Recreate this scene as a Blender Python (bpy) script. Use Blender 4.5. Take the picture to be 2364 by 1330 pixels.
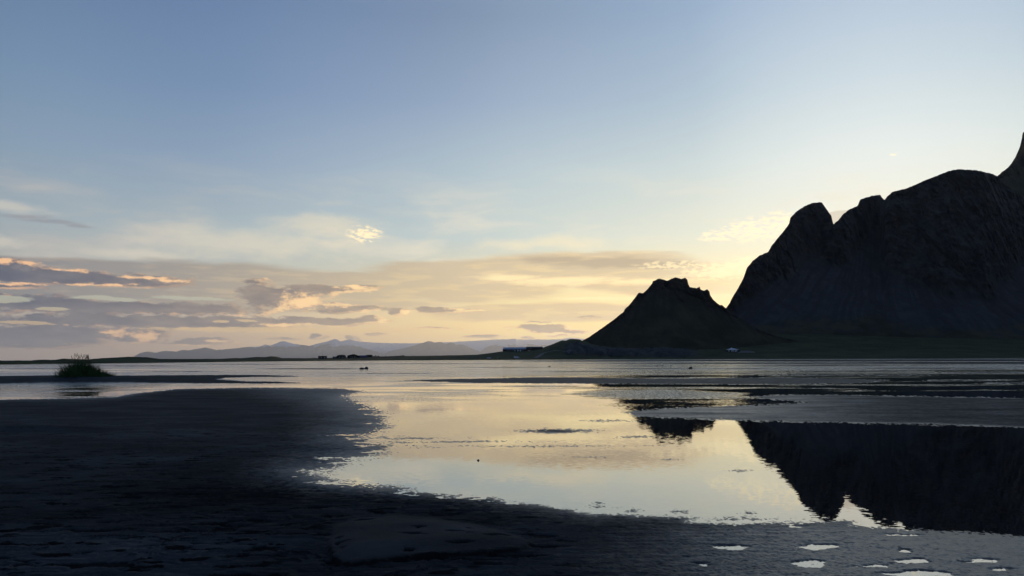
import bpy, bmesh, math, random
import numpy as np
from mathutils import Vector, Matrix, Euler
from mathutils.bvhtree import BVHTree

for o in list(bpy.data.objects):
    bpy.data.objects.remove(o, do_unlink=True)
scene = bpy.context.scene
col = scene.collection
R = math.radians

# ------------------------------------------------------------------ camera
PW, PH = 2364.0, 1330.0          # the photograph's own frame, used to survey directions
F = 1752.0                       # focal length in those pixels
CAM_H = 1.6
HORIZON = 828.2
PITCH = math.atan((HORIZON - PH / 2) / F)
ROLL = R(0.20)
cam_data = bpy.data.cameras.new('camera')
cam = bpy.data.objects.new('camera', cam_data)
col.objects.link(cam)
cam_data.sensor_width = 36.0
cam_data.lens = 36.0 * F / PW
cam_data.clip_start = 0.1
cam_data.clip_end = 200000.0
cam.location = (0, 0, CAM_H)
cam.rotation_euler = (Matrix.Rotation(math.pi / 2 + PITCH, 3, 'X') @ Matrix.Rotation(-ROLL, 3, 'Z')).to_euler()
scene.camera = cam
CAM_M = np.array((Matrix.Rotation(math.pi / 2 + PITCH, 3, 'X') @ Matrix.Rotation(-ROLL, 3, 'Z')))


def ray(px, py):
    """world direction seen at a photograph pixel"""
    px = np.asarray(px, float); py = np.asarray(py, float)
    v = np.stack([(px - PW / 2) / F, -(py - PH / 2) / F, -np.ones_like(px)], -1)
    d = v @ CAM_M.T
    return d / np.linalg.norm(d, axis=-1, keepdims=True)


def project(P):
    P = np.asarray(P, float) - np.array([0, 0, CAM_H])
    v = P @ CAM_M
    w = np.maximum(-v[..., 2], 1e-6)
    return PW / 2 + F * v[..., 0] / w, PH / 2 - F * v[..., 1] / w, -v[..., 2]


def ground_at(px, py, z=0.0):
    d = ray(px, py)
    t = (z - CAM_H) / d[..., 2]
    return np.array([0, 0, CAM_H]) + d * t[..., None]


def angles(px, py):
    d = ray(px, py)
    return np.degrees(np.arctan2(d[..., 0], d[..., 1])), np.degrees(np.arcsin(d[..., 2]))


# ------------------------------------------------------------------ node helpers
class NT:
    def __init__(self, tree):
        self.t = tree
        self.n = tree.nodes
        self.l = tree.links

    def link(self, a, b):
        self.l.new(a, b)

    def put(self, sock, v):
        if v is None:
            return
        if isinstance(v, bpy.types.NodeSocket):
            self.l.new(v, sock)
        else:
            sock.default_value = v

    def math(self, op, a, b=None, c=None, clamp=False):
        n = self.n.new('ShaderNodeMath'); n.operation = op; n.use_clamp = clamp
        for i, v in enumerate((a, b, c)):
            self.put(n.inputs[i], v)
        return n.outputs[0]

    def vec(self, op, a, b=None, c=None, out=0):
        n = self.n.new('ShaderNodeVectorMath'); n.operation = op
        for i, v in enumerate((a, b, c)):
            self.put(n.inputs[i], v)
        return n.outputs['Value'] if op in ('LENGTH', 'DOT_PRODUCT', 'DISTANCE') else n.outputs[0]

    def xyz(self, x, y, z):
        n = self.n.new('ShaderNodeCombineXYZ')
        for i, v in enumerate((x, y, z)):
            self.put(n.inputs[i], v)
        return n.outputs[0]

    def sep(self, v):
        n = self.n.new('ShaderNodeSeparateXYZ'); self.put(n.inputs[0], v)
        return n.outputs[0], n.outputs[1], n.outputs[2]

    def noise(self, v, scale, detail=4, rough=0.5, dist=0.0, color=False, dim='3D'):
        n = self.n.new('ShaderNodeTexNoise'); n.noise_dimensions = dim
        self.put(n.inputs['Vector'], v)
        n.inputs['Scale'].default_value = scale
        n.inputs['Detail'].default_value = detail
        n.inputs['Roughness'].default_value = rough
        n.inputs['Distortion'].default_value = dist
        return n.outputs['Color'] if color else n.outputs['Fac']

    def step(self, v, lo, hi, a=0.0, b=1.0, smooth=True):
        n = self.n.new('ShaderNodeMapRange')
        n.interpolation_type = 'SMOOTHSTEP' if smooth else 'LINEAR'
        n.clamp = True
        self.put(n.inputs[0], v)
        for i, x in enumerate((lo, hi, a, b)):
            self.put(n.inputs[i + 1], x)
        return n.outputs[0]

    def mix(self, f, a, b, mode='MIX'):
        n = self.n.new('ShaderNodeMix'); n.data_type = 'RGBA'; n.blend_type = mode
        self.put(n.inputs[0], f)
        for s, v in ((n.inputs[6], a), (n.inputs[7], b)):
            if isinstance(v, (tuple, list)):
                v = tuple(v) + ((1.0,) if len(v) == 3 else ())
            self.put(s, v)
        return n.outputs[2]

    def attr(self, name):
        n = self.n.new('ShaderNodeAttribute'); n.attribute_name = name
        return n.outputs['Fac']

    def node(self, kind):
        return self.n.new(kind)


def lin(r, g, b):
    f = lambda c: (c / 12.92 if c <= 0.04045 else ((c + 0.055) / 1.055) ** 2.4)
    return (f(r / 255.0), f(g / 255.0), f(b / 255.0))


# ------------------------------------------------------------------ sky
SUN_AZ, SUN_EL = R(24.0), R(3.2)     # low sun hidden behind the big mountain
world = bpy.data.worlds.new('World')
scene.world = world
world.use_nodes = True
world.cycles.sampling_method = 'MANUAL'
world.cycles.sample_map_resolution = 512
wt = world.node_tree
wt.nodes.clear()


def build_sky():
    T = NT(wt)
    out = T.node('ShaderNodeOutputWorld')
    bg = T.node('ShaderNodeBackground')
    T.link(bg.outputs[0], out.inputs[0])
    tc = T.node('ShaderNodeTexCoord')
    D = T.vec('NORMALIZE', tc.outputs['Generated'])
    x, y, z = T.sep(D)
    u = T.math('MULTIPLY', T.math('ARCTAN2', x, y), 180 / math.pi)       # azimuth, degrees
    v = T.math('MULTIPLY', T.math('ARCSINE', z), 180 / math.pi)          # elevation, degrees
    vp = T.math('MAXIMUM', v, 0.0)
    sd = (math.sin(SUN_AZ) * math.cos(SUN_EL), math.cos(SUN_AZ) * math.cos(SUN_EL), math.sin(SUN_EL))
    cosg = T.vec('DOT_PRODUCT', D, sd)
    g = T.math('MULTIPLY', T.math('ARCCOSINE', cosg), 180 / math.pi)     # angle from the sun, degrees

    # clear air: the physical sky, with its range eased the way thin high haze does
    sky = T.node('ShaderNodeTexSky')
    sky.sky_type = 'NISHITA'; sky.sun_disc = False
    sky.sun_elevation = SUN_EL; sky.sun_rotation = SUN_AZ
    sky.air_density = 1.0; sky.dust_density = 1.0; sky.ozone_density = 2.5
    nish = T.vec('SCALE', sky.outputs[0]); nish.node.inputs['Scale'].default_value = 0.05

    def ramp(fac, stops):
        n = T.node('ShaderNodeValToRGB')
        T.put(n.inputs[0], fac)
        cr = n.color_ramp
        cr.interpolation = 'CARDINAL'
        while len(cr.elements) < len(stops):
            cr.elements.new(0.5)
        for e, (p, c) in zip(cr.elements, stops):
            e.position = p; e.color = tuple(c) + (1.0,)
        return n.outputs[0]

    # how the clear evening sky falls off with bearing from the sun (columns) and with elevation (rows)
    du = T.math('WRAP', T.math('SUBTRACT', u, math.degrees(SUN_AZ) + 3.0), 180.0, -180.0)
    du = T.math('SUBTRACT', T.math('SQRT', T.math('MULTIPLY_ADD', du, du, 60.0)), 6.0)
    gf = T.math('DIVIDE', du, 180.0)
    COLS = (2, 9, 24, 41, 58, 100, 180)
    ROWS = ((1.5, ((255, 226, 148), (255, 224, 142), (254, 218, 140), (206, 178, 146), (158, 147, 144), (130, 130, 142), (110, 118, 140))),
            (5.0, ((255, 242, 192), (252, 235, 178), (232, 216, 168), (190, 188, 176), (168, 166, 160), (120, 132, 152), (100, 115, 145))),
            (9.0, ((240, 241, 226), (224, 229, 215), (194, 208, 208), (168, 185, 193), (150, 166, 178), (100, 125, 155), (85, 108, 145))),
            (14.0, ((226, 236, 236), (200, 216, 220), (176, 196, 208), (142, 165, 190), (127, 152, 177), (88, 115, 150), (75, 100, 140))),
            (19.0, ((200, 217, 228), (172, 194, 212), (149, 171, 198), (119, 146, 181), (110, 138, 170), (78, 105, 145), (68, 93, 133))),
            (25.0, ((172, 193, 217), (148, 173, 202), (126, 149, 179), (104, 131, 169), (93, 120, 157), (70, 95, 135), (60, 85, 125))),
            (60.0, ((85, 112, 155), (82, 109, 152), (78, 105, 148), (72, 99, 142), (66, 93, 136), (60, 86, 128), (56, 82, 122))))
    clear = None
    for i, (rv, cs) in enumerate(ROWS):
        c = ramp(gf, [(a / 180, lin(*k)) for a, k in zip(COLS, cs)])
        clear = c if clear is None else T.mix(T.step(v, ROWS[i - 1][0], rv, smooth=False), clear, c)
    clear = T.mix(0.06, clear, nish)
    skycol = clear

    P = T.xyz(u, v, 0.0)

    # ---------------------------------------------------------------- cloud helpers
    def blob_field(Pv, blobs):
        cur = None
        for (bx, by, rx, ry) in blobs:
            a, e = angles(bx, by)
            sx, sy = 1 / (rx * 0.0325), 1 / (ry * 0.0325)
            q = T.vec('MULTIPLY_ADD', Pv, (sx, sy, 0.0), (-a * sx, -e * sy, 0.0))
            L = T.vec('LENGTH', q)
            if cur is None:
                cur = L
            else:
                cur = T.math('MINIMUM', cur, L)
        return T.math('SUBTRACT', 1.0, cur)

    def warped(Pv, sx, sy, amp_u, amp_v, detail=4):
        q = T.vec('MULTIPLY', Pv, (sx, sy, 1.0))
        n = T.noise(q, 1.0, detail, 0.55, color=True, dim='2D')
        n = T.vec('SUBTRACT', n, (0.5, 0.5, 0.5))
        return T.vec('MULTIPLY_ADD', n, (amp_u, amp_v, 0.0), Pv)

    def detail(Pv, sx, sy, octv=6, rough=0.6):
        return T.math('SUBTRACT', T.noise(T.vec('MULTIPLY', Pv, (sx, sy, 1.0)), 1.0, octv, rough, dim='2D'), 0.5)

    near = T.step(g, 62.0, 20.0)          # 0 far from the sun .. 1 close to it

    # ---------------------------------------------------------------- thin veil and wisps high up
    Pw = warped(P, 0.05, 0.12, 6.0, 3.0)
    wisp = T.noise(T.vec('MULTIPLY', Pw, (0.09, 0.42, 1.0)), 1.0, 5, 0.58, dim='2D')
    wisp = T.step(wisp, 0.44, 0.78)
    wband = T.math('MULTIPLY', T.step(v, 2.5, 7.0), T.step(v, 15.5, 8.5))
    wf1 = T.math('MULTIPLY', T.math('MULTIPLY', wisp, wband), 0.75)
    veilcol = T.mix(near, lin(186, 182, 178), lin(232, 226, 206))
    skycol = T.mix(wf1, skycol, veilcol)

    # a broad pale fan of cirrus left of the middle, and a curl at the far left
    f = blob_field(warped(P, 0.14, 0.3, 3.4, 1.8), [(560, 560, 300, 46), (740, 530, 150, 36), (330, 590, 140, 20), (1270, 560, 190, 26), (20, 478, 95, 20), (10, 560, 60, 12)])
    f = T.math('ADD', f, T.math('MULTIPLY', detail(Pw, 0.5, 1.5), 0.9))
    skycol = T.mix(T.math('MULTIPLY', T.step(f, -0.15, 0.9), 0.62), skycol, T.mix(near, lin(205, 200, 190), lin(240, 228, 195)))

    # ---------------------------------------------------------------- grey sheet of altostratus
    Pb = warped(P, 0.07, 0.5, 2.5, 0.45, 3)
    fb = blob_field(Pb, [(200, 630, 330, 31), (520, 650, 330, 46), (800, 664, 280, 38), (1080, 648, 270, 54), (1350, 616, 320, 38), (1560, 660, 260, 26), (1300, 722, 360, 24), (420, 690, 620, 30)])
    fb = T.math('ADD', fb, T.math('MULTIPLY', detail(P, 0.22, 1.3, 5, 0.5), 0.45))
    ab = T.math('MULTIPLY', T.step(fb, -0.05, 0.24), T.step(u, 18.0, 9.0, 0.25, 0.80))
    sheetcol = T.mix(near, lin(112, 116, 127), lin(204, 182, 146))
    sheetcol = T.mix(T.math('MULTIPLY', T.step(detail(P, 0.3, 2.2, 4, 0.5), -0.05, 0.22), 0.5), sheetcol, T.mix(near, lin(160, 145, 136), lin(240, 212, 152)))
    skycol = T.mix(ab, skycol, sheetcol)
    # bright seam of low sun under the sheet
    fs = blob_field(Pb, [(1300, 646, 200, 15), (1180, 640, 110, 12), (1480, 650, 130, 12), (1380, 690, 160, 5)])
    fs = T.math('ADD', fs, T.math('MULTIPLY', detail(P, 0.6, 3.2, 5, 0.58), 1.0))
    skycol = T.mix(T.math('MULTIPLY', T.step(fs, 0.0, 0.75), 0.8), skycol, (1.02, .84, .46))
    # dark core of the sheet right of the middle
    fk = blob_field(Pb, [(1390, 606, 190, 17), (1280, 600, 120, 12), (1520, 612, 90, 10)])
    fk = T.math('ADD', fk, T.math('MULTIPLY', detail(P, 0.5, 3.0, 5, 0.55), 0.9))
    skycol = T.mix(T.math('MULTIPLY', T.step(fk, -0.1, 0.7), 0.85), skycol, lin(176, 160, 136))

    # ---------------------------------------------------------------- heavier cloud banks lit along their sunward edges
    banks = [(110, 640, 290, 20), (-40, 618, 110, 28), (345, 650, 95, 15), (290, 712, 360, 20), (70, 700, 220, 20), (380, 744, 440, 17), (600, 678, 58, 34), (665, 690, 100, 30),
             (760, 668, 110, 12), (840, 662, 70, 4), (100, 774, 240, 26), (320, 775, 70, 20), (745, 742, 170, 13), (800, 712, 95, 13), (918, 719, 32, 14), (1020, 716, 76, 11), (1100, 718, 45, 2.5),
             (860, 740, 55, 11), (480, 789, 68, 9), (655, 783, 46, 4), (812, 783, 26, 7), (725, 777, 24, 8), (1250, 757, 78, 10), (1310, 768, 80, 10), (1368, 733, 44, 5), (1120, 777, 62, 5),
             (1210, 780, 24, 5), (880, 772, 40, 3), (1240, 743, 34, 3), (70, 800, 130, 5), (400, 792, 70, 3), (20, 660, 80, 7), (1010, 758, 60, 2.5)]

    def bank_density(Pv):
        W = warped(Pv, 0.33, 1.0, 1.5, 0.55, 5)
        f = blob_field(W, banks)
        f = T.math('ADD', f, T.math('MULTIPLY', detail(Pv, 0.8, 2.2, 7, 0.62), 1.2))
        return T.step(f, 0.0, 0.34)
    d0 = bank_density(P)
    d1 = bank_density(T.vec('ADD', P, (0.55, -0.10, 0.0)))
    rim = T.math('MULTIPLY', T.math('SUBTRACT', 1.0, d1, clamp=True), T.step(detail(P, 0.25, 0.9, 3, 0.5), -0.12, 0.15, 0.25, 0.85))
    rim = T.math('MULTIPLY', rim, T.step(u, -36.0, -12.0, 0.65, 1.0))
    mott = T.step(detail(P, 0.45, 1.4, 5, 0.55), -0.25, 0.25)
    dark = T.mix(near, T.mix(mott, lin(70, 79, 102), lin(98, 101, 116)), T.mix(mott, lin(148, 130, 116), lin(180, 157, 128)))
    lit = T.mix(near, (.95, .56, .30), (1.12, .80, .38))
    # sunlit cauliflower heads on the sunward ends of the banks
    lf = blob_field(warped(P, 0.5, 1.4, 0.9, 0.5, 4), [(705, 698, 78, 26), (655, 716, 50, 10), (885, 745, 42, 12), (940, 724, 26, 12), (820, 664, 46, 9), (815, 702, 60, 10), (335, 774, 44, 18), (268, 768, 30, 14), (95, 606, 95, 9), (165, 622, 60, 7),
                       (335, 640, 70, 7), (395, 648, 45, 8), (650, 753, 70, 8), (225, 658, 90, 5), (30, 655, 90, 5), (1060, 716, 34, 9), (1330, 757, 40, 10), (-20, 598, 60, 12), (500, 786, 40, 6), (1270, 772, 90, 5)])
    puff = T.noise(T.vec('MULTIPLY', P, (1.1, 2.4, 1.0)), 1.0, 5, 0.62, dim='2D')
    lf = T.math('ADD', lf, T.math('MULTIPLY', T.math('SUBTRACT', puff, 0.5), 1.9))
    rim = T.math('MAXIMUM', rim, T.step(lf, 0.05, 0.75, 0.0, 0.95))
    cc = T.mix(rim, dark, lit)
    skycol = T.mix(T.math('MULTIPLY', d0, 0.94), skycol, cc)

    # slits of clear pale sky between the banks, and the grey tail of the curl at the far left
    gp_ = blob_field(warped(P, 0.45, 1.6, 1.0, 0.30, 4), [(25, 690, 50, 9), (115, 713, 34, 5), (250, 689, 80, 5), (440, 689, 95, 5), (512, 741, 22, 4), (572, 740, 26, 3), (60, 744, 60, 5), (600, 762, 260, 8), (860, 762, 180, 6)])
    gp_ = T.math('ADD', gp_, T.math('MULTIPLY', detail(P, 0.9, 3.0, 5, 0.6), 0.7))
    skycol = T.mix(T.math('MULTIPLY', T.step(gp_, 0.05, 0.35), 0.75), skycol, T.mix(T.step(v, 2.6, 4.0), T.mix(near, lin(196, 172, 136), lin(240, 204, 140)), lin(176, 180, 164)))
    tl = blob_field(warped(P, 0.25, 0.8, 1.6, 0.7, 4), [(60, 500, 70, 9), (115, 514, 70, 9), (170, 524, 40, 6)])
    skycol = T.mix(T.math('MULTIPLY', T.step(T.math('ADD', tl, T.math('MULTIPLY', detail(P, 0.7, 1.8, 5, 0.6), 0.8)), 0.0, 0.8), 0.6), skycol, lin(136, 138, 148))

    # ---------------------------------------------------------------- small flaky clouds
    fl = blob_field(P, [(842, 541, 52, 26), (1735, 532, 90, 36), (1655, 545, 56, 18), (1800, 515, 60, 34), (1660, 626, 110, 26), (1560, 612, 120, 14), (2066, 356, 12, 4), (1720, 610, 60, 24)])
    cells = T.noise(T.vec('MULTIPLY', P, (1.9, 4.8, 1.0)), 1.0, 4, 0.5, dim='2D')
    fz = T.math('MULTIPLY', T.step(fl, 0.0, 0.5), T.step(T.math('ADD', cells, T.math('MULTIPLY', fl, 0.16)), 0.46, 0.74))
    skycol = T.mix(T.math('MULTIPLY', fz, T.step(u, -5.0, 5.0, 0.9, 0.55)), skycol, T.mix(near, lin(246, 228, 190), (1.22, 1.04, .62)))
    # grey cloud showing in the notch of the mountain
    fn = blob_field(warped(P, 0.4, 1.2, 0.8, 0.4), [(1945, 500, 50, 16), (2030, 470, 40, 12), (1930, 515, 34, 22)])
    skycol = T.mix(T.math('MULTIPLY', T.step(fn, 0.0, 0.35), 0.8), skycol, lin(205, 196, 178))

    # cloud band and clear air are separate backgrounds, so that the cloud nodes run only where clouds are
    # the sky stands behind kilometres of haze near the horizon: its own light there is stronger
    ex = T.math('POWER', math.e, T.math('DIVIDE', T.math('MAXIMUM', v, 0.0), -4.5))
    gain = T.xyz(T.math('MULTIPLY_ADD', ex, 0.62, 1.10), T.math('MULTIPLY_ADD', ex, 0.55, 1.08), T.math('MULTIPLY_ADD', ex, 0.34, 1.06))
    skycol = T.mix(1.0, skycol, gain, 'MULTIPLY')
    clear = T.mix(1.0, clear, gain, 'MULTIPLY')
    T.link(skycol, bg.inputs[0])
    bg2 = T.node('ShaderNodeBackground')
    T.link(clear, bg2.inputs[0])
    inband = T.math('MULTIPLY', T.math('COMPARE', v, 7.5, 8.5), T.math('COMPARE', u, 0.0, 75.0))
    ms = T.node('ShaderNodeMixShader')
    T.link(inband, ms.inputs[0]); T.link(bg2.outputs[0], ms.inputs[1]); T.link(bg.outputs[0], ms.inputs[2])
    T.link(ms.outputs[0], out.inputs[0])


build_sky()

sun_data = bpy.data.lights.new('sun', 'SUN')
sun_data.energy = 1.6
sun_data.angle = R(0.6)
sun_data.color = (1.0, 0.80, 0.55)
sun = bpy.data.objects.new('sun', sun_data)
col.objects.link(sun)
to_sun = Vector((math.sin(SUN_AZ) * math.cos(SUN_EL), math.cos(SUN_AZ) * math.cos(SUN_EL), math.sin(SUN_EL)))
sun.rotation_euler = to_sun.to_track_quat('Z', 'Y').to_euler()

vs = scene.view_settings
vs.view_transform = 'Standard'
vs.look = 'None'
vs.exposure = 0.0
vs.gamma = 1.0
vs.use_curve_mapping = False
scene.render.engine = 'CYCLES'
scene.cycles.use_denoising = True
scene.cycles.max_bounces = 6
scene.cycles.volume_bounces = 1

# ------------------------------------------------------------------ noise in numpy
def _hash(ix, iy, seed):
    h = (ix.astype(np.int64) * 374761393 + iy.astype(np.int64) * 668265263 + seed * 144665) & 0xFFFFFFFF
    h = ((h ^ (h >> 13)) * 1274126177) & 0xFFFFFFFF
    return (h ^ (h >> 16)) & 0xFFFFFFFF


def pnoise(x, y, seed=0):
    """gradient noise, about -1..1"""
    x = np.asarray(x, float); y = np.asarray(y, float)
    x, y = np.broadcast_arrays(x, y)
    ix = np.floor(x); iy = np.floor(y)
    fx = x - ix; fy = y - iy
    u = fx * fx * fx * (fx * (fx * 6 - 15) + 10)
    v = fy * fy * fy * (fy * (fy * 6 - 15) + 10)

    def g(ox, oy):
        a = _hash(ix + ox, iy + oy, seed) * (2 * math.pi / 4294967296.0)
        return np.cos(a) * (fx - ox) + np.sin(a) * (fy - oy)
    a = g(0, 0); b = g(1, 0); c = g(0, 1); d = g(1, 1)
    return 1.5 * ((a * (1 - u) + b * u) * (1 - v) + (c * (1 - u) + d * u) * v)


def fbm(x, y, octv=4, seed=0, gain=0.5, lac=2.03):
    t = 0.0; a = 1.0; s = 0.0
    for i in range(octv):
        t = t + a * pnoise(x, y, seed + i * 17); s += a
        x = x * lac + 13.7; y = y * lac - 7.1; a *= gain
    return t / s


def ridged(x, y, octv=4, seed=0, gain=0.5):
    t = 0.0; a = 1.0; s = 0.0
    for i in range(octv):
        t = t + a * (1 - np.abs(pnoise(x, y, seed + i * 31)) * 1.6); s += a
        x = x * 2.1 + 3.3; y = y * 2.1 + 9.1; a *= gain
    return t / s


def sstep(v, lo, hi):
    t = np.clip((v - lo) / (hi - lo), 0, 1)
    return t * t * (3 - 2 * t)


# ------------------------------------------------------------------ object helpers
def material(name):
    m = bpy.data.materials.new(name); m.use_nodes = True
    m.node_tree.nodes.clear()
    T = NT(m.node_tree)
    out = T.node('ShaderNodeOutputMaterial')
    p = T.node('ShaderNodeBsdfPrincipled')
    T.link(p.outputs[0], out.inputs[0])
    return m, T, p


def plain(name, c, rough=0.7, spec=0.3, metal=0.0, vary=0.25, scale=0.8):
    """paint, wood, sheet metal: one colour with soft weathering"""
    m, T, p = material(name)
    g = T.node('ShaderNodeNewGeometry')
    n = T.noise(g.outputs['Position'], scale, 5, 0.6)
    f = T.step(n, 0.3, 0.75)
    T.put(p.inputs['Base Color'], T.mix(f, tuple(k * (1 - vary) for k in c), tuple(min(1, k * (1 + vary)) for k in c)))
    p.inputs['Roughness'].default_value = rough
    p.inputs['Specular IOR Level'].default_value = spec
    p.inputs['Metallic'].default_value = metal
    return m


def mesh_obj(name, verts, faces, mat=None, parent=None, smooth=False, attrs=None, kind=None):
    me = bpy.data.meshes.new(name)
    V = np.asarray(verts, np.float32); Fc = np.asarray(faces, np.int32) if not isinstance(faces, list) else None
    if Fc is not None:
        me.vertices.add(len(V)); me.vertices.foreach_set('co', V.ravel())
        k = Fc.shape[1]
        me.loops.add(Fc.size); me.loops.foreach_set('vertex_index', Fc.ravel())
        me.polygons.add(len(Fc)); me.polygons.foreach_set('loop_start', np.arange(0, Fc.size, k, dtype=np.int32))
        me.update(calc_edges=True)
    else:
        me.from_pydata([tuple(map(float, v)) for v in V], [], faces)
    if smooth:
        me.polygons.foreach_set('use_smooth', np.ones(len(me.polygons), bool))
    for an, av in (attrs or {}).items():
        at = me.attributes.new(an, 'FLOAT', 'POINT')
        at.data.foreach_set('value', np.asarray(av, np.float32).ravel())
    if mat:
        me.materials.append(mat)
    o = bpy.data.objects.new(name, me)
    col.objects.link(o)
    if parent:
        o.parent = parent
    if kind:
        o['kind'] = kind
    return o


def grid_faces(nr, nc, wrap=False):
    i = np.arange(nr - 1)[:, None]; j = np.arange(nc if wrap else nc - 1)[None, :]
    j2 = (j + 1) % nc
    a = i * nc + j; b = i * nc + j2; c = (i + 1) * nc + j2; d = (i + 1) * nc + j
    return np.stack([a, b, c, d], -1).reshape(-1, 4)


def thing(name, label, cat, loc, rz=0.0, group=None):
    o = bpy.data.objects.new(name, None)
    o.empty_display_size = 0.5
    o.location = loc; o.rotation_euler = (0, 0, rz)
    col.objects.link(o)
    tag(o, label, cat, group)
    return o


def tag(o, label, cat, group=None):
    o['label'] = label; o['category'] = cat
    if group:
        o['group'] = group
    return o


class MB:
    """collects simple solids into one mesh"""
    def __init__(self):
        self.v = []; self.f = []

    def add(self, vs, fs):
        n = len(self.v)
        self.v += [tuple(a) for a in vs]; self.f += [tuple(i + n for i in f) for f in fs]
        return self

    def box(self, x0, x1, y0, y1, z0, z1):
        vs = [(x0, y0, z0), (x1, y0, z0), (x1, y1, z0), (x0, y1, z0), (x0, y0, z1), (x1, y0, z1), (x1, y1, z1), (x0, y1, z1)]
        return self.add(vs, [(0, 3, 2, 1), (4, 5, 6, 7), (0, 1, 5, 4), (1, 2, 6, 5), (2, 3, 7, 6), (3, 0, 4, 7)])

    def prism(self, prof, y0, y1):
        """profile in x,z extruded along y"""
        n = len(prof)
        vs = [(x, y0, z) for x, z in prof] + [(x, y1, z) for x, z in prof]
        fs = [tuple(range(n)), tuple(reversed(range(n, 2 * n)))]
        fs += [(i, i + n, (i + 1) % n + n, (i + 1) % n) for i in range(n)]
        return self.add(vs, fs)

    def prismx(self, prof, x0, x1):
        """profile in y,z extruded along x"""
        n = len(prof)
        vs = [(x0, y, z) for y, z in prof] + [(x1, y, z) for y, z in prof]
        fs = [tuple(reversed(range(n))), tuple(range(n, 2 * n))]
        fs += [(i, (i + 1) % n, (i + 1) % n + n, i + n) for i in range(n)]
        return self.add(vs, fs)

    def cyl(self, p, q, r, n=8, r2=None):
        p = Vector(p); q = Vector(q); d = (q - p).normalized()
        a = d.orthogonal().normalized(); b = d.cross(a)
        r2 = r if r2 is None else r2
        vs = [p + (a * math.cos(2 * math.pi * k / n) + b * math.sin(2 * math.pi * k / n)) * r for k in range(n)]
        vs += [q + (a * math.cos(2 * math.pi * k / n) + b * math.sin(2 * math.pi * k / n)) * r2 for k in range(n)]
        fs = [tuple(reversed(range(n))), tuple(range(n, 2 * n))] + [(k, (k + 1) % n, (k + 1) % n + n, k + n) for k in range(n)]
        return self.add(vs, fs)

    def build(self, name, mat, parent=None, smooth=False):
        return mesh_obj(name, self.v, self.f, mat, parent, smooth)


# ------------------------------------------------------------------ tidal flat: black sand with bars, runnels and puddles
NEAR_SAND = [(-30000, 921.5), (0, 921.5), (150, 920), (260, 917), (330, 906), (420, 897.5), (600, 895), (775, 896.5), (840, 903), (800, 913), (811, 922), (841, 933), (874, 948), (887, 964),
             (897, 989), (862, 999), (845, 1008), (862, 1022), (915, 1032), (880, 1046), (816, 1060), (812, 1074), (712, 1090), (730, 1098), (774, 1111), (840, 1121), (907, 1124), (955, 1133),
             (1026, 1142), (1138, 1149), (1174, 1160), (1263, 1168), (1316, 1176), (1351, 1187), (1427, 1187), (1528, 1192), (1605, 1193), (1590, 1203), (1681, 1208), (1782, 1207), (1860, 1206),
             (1967, 1203), (1955, 1215), (2003, 1217), (2105, 1224), (2241, 1229), (2364, 1238), (2600, 1262), (3200, 1330), (9000, 1800), (30000, 4000), (30000, 60000), (-30000, 60000)]
LEFT_BAR = [(-3000, 862), (-300, 866), (0, 868), (130, 866), (264, 867), (480, 865.5), (600, 865.5), (690, 868), (640, 869.5), (520, 872.5), (500, 876), (560, 880), (640, 881), (712, 885), (600, 886),
            (330, 884.5), (0, 887), (-300, 889), (-3000, 900)]
MID_BAR = [(915, 879), (1000, 876), (1100, 874), (1220, 871.5), (1335, 871), (1500, 874), (1660, 873), (1800, 871), (1950, 874), (2050, 878), (2000, 884), (1800, 887.5), (1660, 887), (1400, 886), (1250, 885.5),
           (1100, 884.5), (1000, 881.5)]
RIGHT_BAR = [(1445, 951), (1550, 942), (1700, 937), (1790, 934), (1860, 929), (1800, 924), (1730, 917.5), (1779, 912.7), (1868, 911), (2017, 913), (2166, 916), (2364, 918.6), (3200, 926), (9000, 990), (9000, 1180),
             (3200, 1030), (2364, 988), (2166, 980), (2017, 978), (1868, 974), (1720, 970.7), (1600, 967), (1466, 962)]
# small pools left in the near sand, and small bars standing out of the water: (x, y, half width, half height)
POOLS = [(750, 1057, 28, 4), (775, 1068, 38, 3), (650, 1085.5, 10, 1.8), (662, 1102, 12, 1.8), (755, 1115, 48, 2.6), (938, 1138, 22, 5), (1033, 1150, 24, 3), (1125, 1159, 13, 2.6), (1100, 1150, 24, 2.5),
         (1185, 1163, 20, 4), (1690, 1263, 42, 4.5), (1895, 1262, 58, 7), (1612, 1304, 20, 5), (1865, 1303, 60, 10), (2000, 1307, 28, 5), (2085, 1272, 18, 4.5), (2100, 1297, 48, 7.5), (2265, 1294, 48, 5),
         (2110, 1326, 70, 9), (2300, 1317, 32, 4), (2110, 1236, 26, 3), (2060, 1235, 30, 2.4), (1830, 1214, 14, 1.5), 
         (845, 1022, 40, 2.4), (830, 1030, 30, 2), (820, 1012, 26, 2), (790, 1042, 14, 1.6), (805, 1004, 26, 1.6), (770, 1006, 20, 1.4),
         (850, 1042, 34, 2.2), (760, 1086, 12, 1.5), (868, 979, 14, 1.4), (862, 958, 16, 1.5), (838, 944, 16, 1.2)]
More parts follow.
